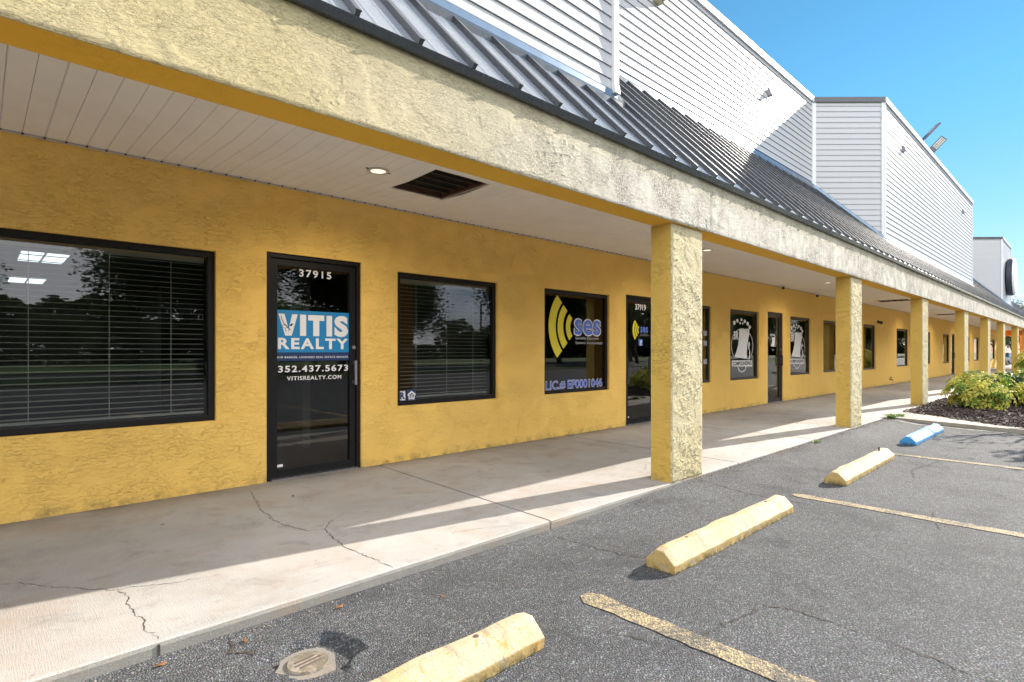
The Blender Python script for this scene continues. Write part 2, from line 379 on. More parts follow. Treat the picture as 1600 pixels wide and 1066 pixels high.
def text_mesh(txt, bold=.0, extrude=.001, spacing=1.0):
    cu = bpy.data.curves.new('t', 'FONT'); cu.body = txt; cu.size = 1; cu.offset = bold; cu.extrude = 0; cu.space_character = spacing; cu.resolution_u = 4
    ob = bpy.data.objects.new('t', cu); C.objects.link(ob)
    dg = bpy.context.evaluated_depsgraph_get(); dg.update()
    me = bpy.data.meshes.new_from_object(ob.evaluated_get(dg))
    bpy.data.objects.remove(ob); bpy.data.curves.remove(cu); return me
def lettering(txt, x0, x1, z0, z1, y, mat, parent, bold=.02, spacing=1.0, name='lettering'):
    me = text_mesh(txt, bold, spacing=spacing)
    v = np.empty(len(me.vertices)*3); me.vertices.foreach_get('co', v); v = v.reshape(-1, 3)
    a, b = v[:, :2].min(0), v[:, :2].max(0)
    o = np.stack([x0+(v[:, 0]-a[0])/(b[0]-a[0])*(x1-x0), np.full(len(v), y), z0+(v[:, 1]-a[1])/(b[1]-a[1])*(z1-z0)], 1)
    me.vertices.foreach_set('co', o.ravel()); me.materials.clear(); me.materials.append(M[mat]); me.update()
    return link(name, me, parent)
def plate2d(name, polys, y, mat, parent, th=.001):
    mb = MB()
    for p in polys:
        n = len(p); i = len(mb.v)
        mb.v += [(u, y-th, v) for u, v in p] + [(u, y, v) for u, v in p]
        mb.f.append(tuple(i+k for k in range(n))); mb.mi.append(0)
        for k in range(n): mb.f.append((i+k, i+n+k, i+n+(k+1) % n, i+(k+1) % n)); mb.mi.append(0)
    return mb.build(name, mat, parent)
def arcpoly(cx, cz, r0, r1, a0, a1, n=20, sx=1, sz=1):
    A = [a0+(a1-a0)*k/n for k in range(n+1)]
    return [[(cx+r1*sx*math.cos(A[k]), cz+r1*sz*math.sin(A[k])), (cx+r1*sx*math.cos(A[k+1]), cz+r1*sz*math.sin(A[k+1])),
             (cx+r0*sx*math.cos(A[k+1]), cz+r0*sz*math.sin(A[k+1])), (cx+r0*sx*math.cos(A[k]), cz+r0*sz*math.sin(A[k]))] for k in range(n)]

# ------------------------------------------------------------------ ground
KERB = 2.77
def sheet(name, x0, x1, y0, y1, mat, zf, nx=1, ny=1, kind='structure', parent=None):
    mb = MB(); xs = [x0+(x1-x0)*i/nx for i in range(nx+1)]; ys = [y0+(y1-y0)*i/ny for i in range(ny+1)]
    mb.v = [(x, y, zf(x, y)) for y in ys for x in xs]
    for j in range(ny):
        for i in range(nx): a = j*(nx+1)+i; mb.f.append((a, a+1, a+nx+2, a+nx+1)); mb.mi.append(0)
    o = mb.build(name, mat, parent, smooth=True)
    if kind: tag(o, kind=kind)
    return o
# asphalt: one sheet with finer rows by the walk and a patch that holds the broken hole round the cover
mb = MB()
HX0, HX1, HY0, HY1 = .4, 1.7, 1.9, 2.77
def patch(x, y):
    z = az(x, y)
    dx, dy = (x-1.03)/1.05, (y-2.31)/1.0
    d = math.hypot(dx, dy)*(1+.30*noise.noise(Vector((x*9, y*9, 3))))
    side = .5+.5*math.tanh(((x-.98)*1.0+(y-2.30)*.9)*12)
    if d < .21: z -= .042*side*min(1, (.21-d)/.035)
    z += .004*noise.noise(Vector((x*14, y*14, 0)))*max(0, 1-abs(d-.23)/.12)
    return z
def grid(x0, x1, y0, y1, nx, ny, f):
    i0 = len(mb.v)
    for j in range(ny+1):
        for i in range(nx+1):
            x, y = x0+(x1-x0)*i/nx, y0+(y1-y0)*j/ny; mb.v.append((x, y, f(x, y)))
    for j in range(ny):
        for i in range(nx): a = i0+j*(nx+1)+i; mb.f.append((a, a+1, a+nx+2, a+nx+1)); mb.mi.append(0)
grid(HX0, HX1, HY0, HY1, 130, 87, lambda x, y: patch(x, y) if HX0 < x < HX1 and HY0 < y < HY1 else az(x, y))
grid(-8, HX0, HY0, KERB, 4, 4, az); grid(HX1, 70, HY0, KERB, 120, 10, az)
grid(-60, 130, -16, HY0, 1, 1, lambda x, y: -.062); grid(-60, -8, HY0, KERB, 1, 1, lambda x, y: -.062)
grid(70, 130, HY0, KERB, 1, 1, lambda x, y: -.015)
tag(mb.build('parking_lot', 'asphalt'), kind='structure')
sheet('ground', -900, 900, -900, 900, 'grass', lambda x, y: -.32)
sheet('grass_verge', -60, 130, -22, -16.003, 'grass', lambda x, y: -.02)
sheet('road', -200, 300, -30, -22.003, 'asphalt', lambda x, y: -.10)
sheet('grass_field', -300, 300, -120, -30.003, 'grass', lambda x, y: -.02)
sheet('rear_lot', 57, 130, KERB+.003, 60, 'pad', lambda x, y: -.03)
sheet('building_base', -8, 57, 5.62, 30, 'kerbface', lambda x, y: -.05)

# sidewalk slabs
def crackline(name, pts, wid, mat, parent, z=.0016, jit=.012, seed=1, zf=None):
    r = random.Random(seed); P = []
    for (a, b) in zip(pts, pts[1:]):
        a, b = Vector(a), Vector(b); n = max(2, int((b-a).length/.022))
        for k in range(n): P.append(a.lerp(b, k/n)+Vector((r.gauss(0, jit)*.6, r.gauss(0, jit)*.6)))
    P.append(Vector(pts[-1])); mbk = MB(); prev = None
    for k, p in enumerate(P):
        d = (P[min(k+1, len(P)-1)]-P[max(k-1, 0)]).normalized(); n = Vector((-d.y, d.x))
        w_ = wid*(.25+1.1*r.random())*(1 if 0 < k < len(P)-1 else .1)/2
        zz = (zf(p.x, p.y) if zf else 0)+z
        cur = ((p.x-n.x*w_, p.y-n.y*w_, zz), (p.x+n.x*w_, p.y+n.y*w_, zz))
        if prev: mbk.quad(prev[0], cur[0], cur[1], prev[1])
        prev = cur
    o = mbk.build(name, mat, parent); return o
walk = tag(bpy.data.objects.new('sidewalk', None), kind='structure'); C.objects.link(walk)
J = [-8, -6, -3, .0, 3.1, 6.2, 8.62, 11.5, 14.4, 17.4, 20.4, 23.4, 26.4, 29.4, 32.4, 35.4, 38.4, 42, 46, 50, 54, 57.5]
for a, b in zip(J, J[1:]):
    mb = MB(); g = .010
    sk = lambda x, y: x + (.13*((y-KERB)/2.66-.5) if 1 < x < 9 else 0)
    r_ = .018
    # rounded front nose, split in rows so the kerb face can take its own rough concrete
    prof = [(KERB+.004, -.30), (KERB, -r_*1.2), (KERB+.006, -.006), (KERB+r_, 0), (5.60, 0), (5.60, -.30)]
    nseg = max(1, int((b-a)/.15)) if a < 12 else 1
    for s_ in range(nseg):
        xa = a+(b-a)*s_/nseg + (g if s_ == 0 else 0); xb = a+(b-a)*(s_+1)/nseg - (g if s_ == nseg-1 else 0)
        for k in range(len(prof)-1):
            (y0, z0), (y1, z1) = prof[k], prof[k+1]
            wob = lambda x, kk: (.006*noise.noise(Vector((x*3.1, 0, kk)))+.004*noise.noise(Vector((x*13, 2, kk)))) if kk <= 3 and a < 12 else 0
            mb.quad((sk(xa, y0), y0+wob(xa, k), z0), (sk(xb, y0), y0+wob(xb, k), z0), (sk(xb, y1), y1+wob(xb, k+1), z1), (sk(xa, y1), y1+wob(xa, k+1), z1), 1 if k < 2 else 0)
    for xe in (a+g, b-g): mb.poly([(sk(xe, y), y, z) for y, z in prof])
    mb.build('concrete_slab', ['concrete', 'kerbface'], walk)
mb = MB(); mb.box(-8, 57.5, KERB+.03, 5.6, -.3, -.026); mb.build('slab_joint_filler', 'crack', walk)
crackline('crack', [(.05, 4.05), (.165, 4.0), (.236, 3.88), (.402, 3.663), (.532, 3.517), (.574, 3.521), (.786, 3.41), (.98, 3.36)], .0042, 'crack', walk, seed=2)
crackline('crack', [(.532, 3.517), (.549, 3.366), (.535, 3.229), (.556, 3.082), (.55, 2.911), (.563, 2.79)], .0042, 'crack', walk, seed=3)
crackline('crack', [(1.75, 5.2), (1.711, 5.009), (1.594, 4.459), (1.576, 4.035), (1.647, 3.77), (1.746, 3.734), (1.70, 3.449), (1.683, 3.283), (1.707, 3.047), (1.723, 2.79)], .005, 'crack', walk, seed=4)
crackline('crack', [(1.746, 3.734), (1.86, 3.86), (2.02, 3.98)], .004, 'crack', walk, seed=5)
crackline('crack', [(5.99, 5.36), (5.93, 4.62), (6.03, 4.18), (6.28, 3.94), (6.7, 3.75)], .011, 'crackhair', walk, seed=6)
crackline('crack', [(5.0, 3.25), (5.3, 3.42), (5.9, 3.5)], .005, 'crackhair', walk, seed=7)
crackline('crack', [(10.0, 3.1), (10.4, 3.35), (10.2, 3.6), (10.9, 3.7)], .012, 'crackhair', walk, seed=8)
crackline('crack', [(2.35, 3.05), (2.6, 2.98), (2.75, 2.86)], .004, 'crackhair', walk, seed=9)
mb = MB(); mb.box(.556, .566, KERB-.004, KERB+.012, -.06, -.012); mb.build('kerb_notch', 'crack', walk)

# asphalt cracks
lot = bpy.data.objects['parking_lot']
for i, (pts, wd) in enumerate([([(5.1, 2.72), (5.09, 2.4), (5.1, 2.1), (5.12, 1.7)], .012), ([(2.93, 2.66), (2.95, 2.4), (2.985, 2.1), (3.1, 1.9)], .007),
        ([(2.25, 1.29), (2.62, 1.22), (2.92, 1.17), (2.978, 1.06), (2.95, .62), (2.89, .31), (2.9, -.1)], .007), ([(5.65, .93), (5.4, .9), (5.08, .8)], .008),
        ([(8.3, 1.3), (7.4, 1.42), (6.9, 1.3)], .012), ([(2.6, .3), (3.1, .15), (3.3, -.2)], .012), ([(.86, 2.50), (.80, 2.60), (.83, 2.75)], .016), ([(2.1, 1.6), (2.22, 1.3)], .006)]):
    crackline('crack', pts, wd, 'crack', lot, seed=20+i, z=.003, zf=az, jit=.014)
# broken concrete patch round the cover and the cover itself
cv = thing('cleanout_cover', 'small rusty round cover with slots sunk in a broken hole in the asphalt', 'drain cover', (1.0, 2.28, -.075))
mb = MB(); n = 28
ring = [(.114*math.cos(2*math.pi*k/n)*(1+.30*noise.noise(Vector((math.cos(2*math.pi*k/n)*2, math.sin(2*math.pi*k/n)*2, 1)))), (.120)*math.sin(2*math.pi*k/n)) for k in range(n)]
mb.poly([(x, y, .012) for x, y in ring])
for k in range(n): a, b = ring[k], ring[(k+1) % n]; mb.quad((a[0], a[1], -.05), (b[0], b[1], -.05), (b[0], b[1], .012), (a[0], a[1], .012))
mb.build('concrete_collar', 'collar', cv)
mb = MB(); mb.tube([(0, 0, .0125), (0, 0, .021)], [.086, .082], 28); mb.build('lid', 'cover', cv)
for k in range(3):
    mb = MB(); L = (.05, .058, .045)[k]
    mb.box(-L, L, -.028+k*.024, -.018+k*.024, .0212, .0225); o = mb.build('slot', 'slot', cv); o.rotation_euler = (0, 0, .12)

# parking stripes
def stripe(x0, y0, x1, y1, wd, mat, label, seed):
    r = random.Random(seed); mbs = MB(); a, b = Vector((x0, y0)), Vector((x1, y1)); d = (b-a).normalized(); nn = Vector((-d.y, d.x)); n = int((b-a).length/.06)
    prev = None
    for k in range(n+1):
        p = a.lerp(b, k/n); wl_ = wd/2*(1+.10*r.uniform(-1, 1)); wr_ = wd/2*(1+.10*r.uniform(-1, 1))
        if k == 0: wl_ *= .45; wr_ *= .6
        if k in (1, 2) and mat == 'line_yel': wl_ *= 1.15; wr_ *= 1.25
        cur = ((p-nn*wl_), (p+nn*wr_)); z = [az(q.x, q.y)+.004 for q in cur]
        cur = ((cur[0].x, cur[0].y, z[0]), (cur[1].x, cur[1].y, z[1]))
        if prev: mbs.quad(prev[0], cur[0], cur[1], prev[1])
        prev = cur
    o = mbs.build('parking_stripe', mat, fix=True); return tag(o, label, 'parking stripe', 'painted stall stripes on the asphalt')
stripe(2.34, 1.90, 2.29, -3.3, .12, 'line_yel', 'worn yellow stall stripe nearest the camera, starting beside the closest full wheel stop', 1)
stripe(5.36, 1.92, 5.29, -3.3, .12, 'line_yel', 'worn yellow stall stripe between the two whole yellow wheel stops', 2)
stripe(8.40, 1.92, 8.22, -3.3, .12, 'line_yel', 'pale stall stripe between the yellow and the blue wheel stops', 3)
stripe(12.12, 2.62, 11.55, -.6, .10, 'line_wht', 'faded white stripe along the concrete edge of the planting island', 4)

# wheel stops
def wheel_stop(x0, L, yc, mat, label, rz=0, pins=True):
    t = thing('wheel_stop', label, 'wheel stop', (x0+L/2, yc, -.062), rz, 'concrete wheel stops in the stalls')
    prof = [(-.10, 0), (.10, 0), (.10, .052), (.028, .128), (-.028, .128), (-.10, .052)]
    mbs = MB(); n = 36; i = 0
    rings = []
    for k in range(n+1):
        x = -L/2+L*k/n; e = .012 if k in (0, n) else 0
        rings.append(len(mbs.v))
        for (y, z) in prof:
            j = noise.noise(Vector((x*6+x0, y*20, z*20)))*.006
            mbs.v.append((x, y*(1-e*3)+j, z-(e if z > .06 else 0)+(j if z > .01 else 0)))
    m_ = len(prof)
    for a, b in zip(rings, rings[1:]):
        for k in range(m_): mbs.f.append((a+k, a+(k+1) % m_, b+(k+1) % m_, b+k)); mbs.mi.append(0)
    mbs.f.append(tuple(reversed([rings[0]+k for k in range(m_)]))); mbs.f.append(tuple(rings[-1]+k for k in range(m_))); mbs.mi += [0, 0]
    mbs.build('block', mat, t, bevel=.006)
    if pins:
        for px in (-L*.33, L*.33):
            mbs = MB(); mbs.tube([(px, 0, .12), (px, 0, .1315)], .011, 8); mbs.build('anchor_pin', 'slot', t)
    return t
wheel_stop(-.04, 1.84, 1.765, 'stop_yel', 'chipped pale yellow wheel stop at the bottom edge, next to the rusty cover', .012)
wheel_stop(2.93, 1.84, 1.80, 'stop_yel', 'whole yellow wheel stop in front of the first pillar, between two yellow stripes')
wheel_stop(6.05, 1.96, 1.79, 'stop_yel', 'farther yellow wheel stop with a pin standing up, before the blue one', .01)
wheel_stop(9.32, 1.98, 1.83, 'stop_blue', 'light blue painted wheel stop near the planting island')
mb = MB(); mb.tube([(7.72, 1.80, .05), (7.725, 1.80, .105)], .011, 8); tag(mb.build('rebar_pin', 'slot'), 'rusty steel pin sticking up from the far yellow wheel stop', 'pin')

# planting island
outer = [(12.45, KERB-.002), (12.22, 1.75), (12.02, 1.2), (11.86, .5), (11.8, -2.5)]
inner = [(13.75, KERB-.002), (13.2, 2.1), (12.5, 1.35), (12.24, .8), (12.15, -2.5)]
mb = MB()
for k in range(len(outer)-1):
    a, b, c, d = outer[k], outer[k+1], inner[k+1], inner[k]
    mb.quad((*a, -.001), (*d, -.001), (*c, -.001), (*b, -.001)); mb.quad((*a, -.2), (*a, -.001), (*b, -.001), (*b, -.2)); mb.quad((*d, -.001), (*d, -.2), (*c, -.2), (*c, -.001))
tag(mb.build('island_kerb', 'pad', fix=True), kind='structure')
bed = inner + [(19.2, -2.5), (19.2, KERB-.004)]
def inside(x, y):
    c = False; n = len(bed)
    for i in range(n):
        (x1, y1), (x2, y2) = bed[i], bed[(i+1) % n]
        if (y1 > y) != (y2 > y) and x < (x2-x1)*(y-y1)/(y2-y1)+x1: c = not c
    return c
def bedz(x, y):
    return -.005 + .07*min(1, max(0, (x-13)/2))*min(1, max(0, (KERB-y)/.6)) + .02*noise.noise(Vector((x*2, y*2, 0)))
mb = MB(); N = 40
for i in range(N*2):
    for j in range(N):
        x0, y0 = 12.1+7.1*i/(2*N), -2.5+5.26*j/N; x1, y1 = 12.1+7.1*(i+1)/(2*N), -2.5+5.26*(j+1)/N
        if inside((x0+x1)/2, (y0+y1)/2): mb.quad((x0, y0, bedz(x0, y0)), (x1, y0, bedz(x1, y0)), (x1, y1, bedz(x1, y1)), (x0, y1, bedz(x0, y1)))
tag(mb.build('planting_bed', 'soil', fix=True, smooth=True), kind='structure')
mb = MB(); r = random.Random(5); k = 0
while k < 5200:
    x, y = r.uniform(12.2, 19), r.uniform(-.3, KERB)
    if not inside(x, y) and not (inside(x+.10, y-.02) and r.random() < .3): continue
    k += 1; L, W_ = r.uniform(.02, .055), r.uniform(.008, .02); q = Matrix.Rotation(r.uniform(0, 6.3), 3, 'Z') @ Matrix.Rotation(r.gauss(0, .45), 3, 'Y') @ Matrix.Rotation(r.gauss(0, .5), 3, 'X')
    c = Vector((x, y, bedz(x, y)+r.uniform(.004, .028)))
    mb.hexa([c+q @ Vector(p) for p in [(-L, -W_, -.004), (L, -W_, -.004), (L, W_, -.004), (-L, W_, -.004), (-L*.8, -W_*.8, .004), (L*.9, -W_*.7, .004), (L*.8, W_, .004), (-L, W_*.7, .004)]], 1 if r.random() < .16 else 0)
tag(mb.build('mulch', ['mulch', 'mulch_pale']), kind='stuff')
# second, far island with its kerb
mb = MB(); mb.box(33.0, 33.35, -2, 2.76, -.2, .09); mb.box(33.35, 40, 2.45, 2.76, -.2, .09); tag(mb.build('far_island_kerb', 'pad', fix=True), kind='structure')
mb = MB(); mb.box(33.35, 40, -2, 2.45, -.2, .07); tag(mb.build('far_planting_bed', 'soil'), kind='structure')

# ------------------------------------------------------------------ building
B = thing('shop_building', 'long yellow stucco strip of shops with covered walk, dark metal roof and white siding', 'building')
YW, ZS, XL, XR = 5.43, 2.83, -5.0, 56.4
OP = [(-.9, 1.542, .622, 2.13, 'w'), (1.98, 2.965, 0, 2.185, 'd'), (3.41, 4.925, .622, 2.135, 'w'), (5.82, 7.345, .622, 2.14, 'w'), (7.80, 8.78, 0, 2.185, 'd'),
      (9.26, 10.775, .61, 2.15, 'w'), (11.61, 13.07, .61, 2.145, 'w'), (13.57, 14.50, 0, 2.185, 'd'), (14.98, 16.43, .62, 2.135, 'w'), (17.45, 18.97, .63, 2.13, 'w'),
      (21.36, 22.87, .61, 2.15, 'w'), (25.82, 27.75, .63, 2.13, 'w'), (30.4, 32.1, .63, 2.12, 'w'), (35.2, 36.9, .62, 2.11, 'w'), (37.5, 38.5, 0, 2.17, 'd'),
      (39.4, 40.7, .62, 2.11, 'w'), (41.9, 43.5, .62, 2.11, 'w'), (45.3, 47.3, .64, 2.1, 'w'), (48.3, 49.3, 0, 2.15, 'd'), (53.0, 55.4, .64, 2.1, 'w')]
mb = MB(); xs = sorted({XL, XR, *[o[0] for o in OP], *[o[1] for o in OP]})
for a, b in zip(xs, xs[1:]):
    o = next((o for o in OP if o[0] <= a+1e-6 and b <= o[1]+1e-6), None)
    zr = [(-.02, 3.0)] if not o else [(z0, z1) for z0, z1 in ((-.02, o[2]), (o[3], 3.0)) if z1-z0 > .03]
    for z0, z1 in zr: mb.quad((a, YW, z0), (b, YW, z0), (b, YW, z1), (a, YW, z1))
    if o:
        d = .16
        mb.quad((a, YW, o[2]), (a, YW+d, o[2]), (a, YW+d, o[3]), (a, YW, o[3])); mb.quad((b, YW, o[2]), (b, YW, o[3]), (b, YW+d, o[3]), (b, YW+d, o[2]))
        mb.quad((a, YW, o[3]), (a, YW+d, o[3]), (b, YW+d, o[3]), (b, YW, o[3]))
        if o[2] > 0: mb.quad((a, YW, o[2]), (b, YW, o[2]), (b, YW+d, o[2]), (a, YW+d, o[2]))
mb.quad((XR, YW, -.02), (XR, 20, -.02), (XR, 20, 3), (XR, YW, 3)); mb.quad((XL, YW, -.02), (XL, YW, 3), (XL, 20, 3), (XL, 20, -.02))
wall = mb.build('front_wall', 'wall', B)

GY = 5.495
def ring_frame(mbf, x0, x1, z0, z1, w_, y0, y1, wb=None, wt=None):
    wb = wb or w_; wt = wt or w_
    mbf.box(x0, x0+w_, y0, y1, z0, z1); mbf.box(x1-w_, x1, y0, y1, z0, z1)
    mbf.box(x0+w_, x1-w_, y0, y1, z0, z0+wb); mbf.box(x0+w_, x1-w_, y0, y1, z1-wt, z1)
WIN = []
for (x0, x1, z0, z1, kd) in OP:
    e = .004; fm = 'black' if x0 < 9 else 'bronze'
    if kd == 'w':
        mb = MB(); ring_frame(mb, x0+e, x1-e, z0+e, z1-e, .05, YW+.035, YW+.12)
        f = mb.build('window', fm, B, bevel=.004)
        mb = MB(); mb.quad((x0+.05, GY, z0+.05), (x1-.05, GY, z0+.05), (x1-.05, GY, z1-.05), (x0+.05, GY, z1-.05)); mb.build('pane', 'glass', f)
    else:
        mb = MB()
        mb.box(x0+e, x0+.045, YW+.02, YW+.13, .0, z1-e); mb.box(x1-.045, x1-e, YW+.02, YW+.13, .0, z1-e); mb.box(x0+.045, x1-.045, YW+.02, YW+.13, z1-.045, z1-e)
        f = mb.build('door', fm, B, bevel=.003)
        mb = MB(); ring_frame(mb, x0+.048, x1-.048, .018, z1-.048, .066, YW+.04, YW+.09, wb=.075, wt=.068); mb.build('door_leaf', fm, f, bevel=.003)
        mb = MB(); mb.quad((x0+.11, GY, .09), (x1-.11, GY, .09), (x1-.11, GY, z1-.115), (x0+.11, GY, z1-.115)); mb.build('pane', 'glass', f)
        mb = MB(); mb.box(x0+.045, x1-.045, YW-.02, YW+.12, .001, .016); mb.build('threshold', 'steel', f)
        mb = MB()
        mb.box(x1-.085, x1-.060, YW-.022, YW-.006, .885, 1.14); mb.box(x1-.082, x1-.063, YW-.007, YW+.041, .90, .93); mb.box(x1-.082, x1-.063, YW-.007, YW+.041, 1.10, 1.13)
        mb.build('handle', 'steel' if x0 < 9 else 'black', f, bevel=.003)
        mb = MB(); mb.tube([(x1-.072, YW+.041, 1.28), (x1-.072, YW+.026, 1.28)], .02, 14); mb.build('lock', 'steel', f)
        mb = MB(); mb.box(x0+.115, x0+.175, GY-.006, GY-.002, .115, .14); mb.build('sticker', 'white', f)
    WIN.append(f)
W1, D1, W2, W3, D2, W4, W5, D3, W6, W7 = WIN[:10]
dy = GY-.004
# door 37915: blue sign
plate2d('sign_panel', [[(2.095, 1.228), (2.855, 1.228), (2.855, 1.643), (2.095, 1.643)]], dy, 'blue_print', D1)
plate2d('sign_band', [[(2.095, 1.143), (2.855, 1.143), (2.855, 1.2265), (2.095, 1.2265)]], dy, 'navy_print', D1)
ly = dy-.002
lettering('37915', 2.317, 2.655, 1.982, 2.056, dy, 'white', D1, .018, 1.25)
def word(shapes, name='lettering', parent=D1, y=ly, mat='white'): return plate2d(name, shapes, y, mat, parent, .0006)
zt, zb = 1.605, 1.392
word([[(2.112, zt), (2.172, zt), (2.212, 1.455), (2.246, zt), (2.302, zt), (2.242, zb), (2.178, zb)]])
word([[(2.325, zb), (2.388, zb), (2.388, zt), (2.325, zt)]])
word([[(2.408, zt-.056), (2.578, zt-.056), (2.578, zt), (2.408, zt)], [(2.461, zb), (2.525, zb), (2.525, zt-.056), (2.461, zt-.056)]])
word([[(2.602, zb), (2.663, zb), (2.663, zt), (2.602, zt)]])
lettering('S', 2.688, 2.842, zb-.004, zt+.004, ly, 'white', D1, .055)
word([[(2.135, 1.585), (2.139, 1.587), (2.150, 1.545), (2.166, 1.515), (2.195, 1.49), (2.235, 1.448), (2.230, 1.444), (2.190, 1.484), (2.160, 1.511), (2.144, 1.545)]] + arcpoly(2.165, 1.482, .013, .0165, 0, 5, 12) + arcpoly(2.196, 1.452, .017, .0215, -1, 4.4, 12)
     + [[(2.222, 1.488), (2.232, 1.508), (2.252, 1.518), (2.250, 1.500), (2.238, 1.486)]], 'vine_drawing', y=ly-.0012, mat='ink')
lettering('REALTY', 2.108, 2.842, 1.261, 1.371, ly, 'white', D1, .036, 1.25)
lettering('KIM BARKER, LICENSED REAL ESTATE BROKER', 2.102, 2.842, 1.167, 1.190, ly, 'white', D1, .010, 1.15)
lettering('352.437.5673', 2.110, 2.842, 1.032, 1.099, dy, 'white', D1, .022, 1.18)
lettering('VITISREALTY.COM', 2.195, 2.766, .952, .992, dy, 'white', D1, .022, 1.18)
# window 2 stickers
SX = .012
plate2d('sticker', [[(3.474, .667), (3.551, .667), (3.551, .783), (3.474, .783)]], dy, 'white', W2)
lettering('R', 3.482, 3.545, .694, .772, ly, 'navy_print', W2, .05)
lettering('REALTOR', 3.480, 3.546, .672, .684, ly, 'navy_print', W2, .02)
plate2d('sticker', [[(3.566, .652), (3.702, .652), (3.702, .80), (3.566, .80)]], dy, 'navy_print', W2)
plate2d('house_emblem', [[(3.583, .745), (3.634, .783), (3.690, .745), (3.690, .727), (3.678, .727), (3.678, .69), (3.595, .69), (3.595, .727), (3.583, .727)]], ly+.0008, 'white', W2)
plate2d('house_emblem', [[(3.608, .705), (3.665, .705), (3.665, .738), (3.636, .759), (3.608, .738)]], ly-.0004, 'navy_print', W2)
plate2d('house_emblem', [[(3.62, .712), (3.654, .712), (3.654, .722), (3.62, .722)], [(3.62, .729), (3.654, .729), (3.654, .739), (3.62, .739)]], ly-.0016, 'white', W2)
lettering('EQUAL HOUSING', 3.592, 3.682, .676, .685, ly+.0008, 'white', W2, .02); lettering('OPPORTUNITY', 3.592, 3.682, .664, .673, ly+.0008, 'white', W2, .02)
# window 3: yellow waves and lettering
def waves(parent, cx, cz, k, y):
    for r0, r1 in ((.512, .664), (.345, .470), (.185, .285)):
        plate2d('yellow_wave', arcpoly(cx, cz, r0*k, r1*k, math.pi-.765, math.pi+.765, 18), y, 'yel_print', parent)
waves(W3, 6.636, 1.602, 1, dy)
lettering('ses', 6.535, 7.205, 1.472, 1.742, dy, 'white', W3, .040, 1.0)
lettering('ses', 6.553, 7.187, 1.488, 1.726, ly, 'ses_blue', W3, .022, 1.0)
lettering('Specialty Electronic', 6.572, 7.146, 1.408, 1.462, dy, 'grey_print', W3, .012)
lettering('Systems, Incorporated', 6.572, 7.236, 1.338, 1.392, dy, 'grey_print', W3, .012)
lettering('LIC.# EF0001046', 5.910, 7.240, .664, .812, dy, 'white', W3, .038)
lettering('LIC.# EF0001046', 5.916, 7.234, .672, .804, ly, 'ses_blue', W3, .012)
# door 37919
lettering('37919', 8.158, 8.49, 1.950, 2.052, dy, 'white', D2, .03)
waves(D2, 8.325, 1.607, .37, dy)
lettering('ses', 8.312, 8.555, 1.562, 1.668, dy, 'ses_blue', D2, .03)
lettering('Specialty Electronic', 8.318, 8.545, 1.528, 1.545, dy, 'grey_print', D2, .01); lettering('Systems, Incorporated', 8.318, 8.565, 1.503, 1.520, dy, 'grey_print', D2, .01)
plate2d('sticker', [[(8.262, 1.335), (8.385, 1.335), (8.385, 1.445), (8.262, 1.445)]], dy, 'ses_blue', D2)
lettering('f', 8.308, 8.352, 1.337, 1.432, ly, 'white', D2, .06)
# pharmacy-style decal (oval, tall white column, banner)
def compounding(parent, ox, oz, k, y, banner=True):
    T = lambda ps: [[(ox+u*k, oz+v*k) for u, v in p] for p in ps]
    plate2d('oval_outline', T(arcpoly(0, 0, .535, .555, -.62, math.pi+.62, 40, 1, .70)), y, 'white', parent)
    plate2d('white_column', T([[(-.17, .37), (.36, .39), (.355, .27), (.30, .15), (.25, .0), (.22, -.15), (.225, -.29), (-.41, -.25), (-.29, -.12), (-.21, .03), (-.17, .2)]]), y, 'white', parent)
    plate2d('white_column', T([[(.24, -.30), (.34, -.27), (.36, -.10), (.30, -.06), (.31, .06), (.36, .10), (.385, .02), (.345, -.04), (.40, -.13), (.385, -.30)]]), y, 'white', parent)
    for u, v, s_ in ((-.40, .50, .07), (-.25, .55, .06), (-.05, .58, .05), (.12, .55, .06), (.27, .50, .07), (.38, .43, .06), (-.12, .50, .04), (.02, .50, .035)):
        plate2d('splash', T(arcpoly(u, v, .0, s_, 0, 6.2832, 9, 1, .7)), y, 'white', parent)
    if banner:
        lettering('3R', ox-.44*k, ox-.19*k, oz+.13*k, oz+.32*k, y, 'white', parent, .04)
        plate2d('banner', T([[(-.52, -.45), (.50, -.47), (.50, -.33), (-.52, -.32)]]), y, 'white', parent)
        lettering('COMPOUNDING', ox-.49*k, ox+.47*k, oz-.435*k, oz-.345*k, y-.002, 'ink', parent, .035)
    plate2d('oval_outline', T(arcpoly(-.02, -.40, .20, .225, math.pi+.35, 2*math.pi-.35, 14, 1.05, .85)), y, 'white', parent)
compounding(W5, 12.34, 1.36, 1.0, dy); compounding(W6, 15.62, 1.36, .98, dy); compounding(D3, 14.04, 1.45, .34, dy, False)
# window 4 small white notices at its right side
for z in (1.55, 1.35, .98): plate2d('notice', [[(10.56, z), (10.70, z), (10.70, z+.10), (10.56, z+.10)]], dy, 'grey_print', W4)

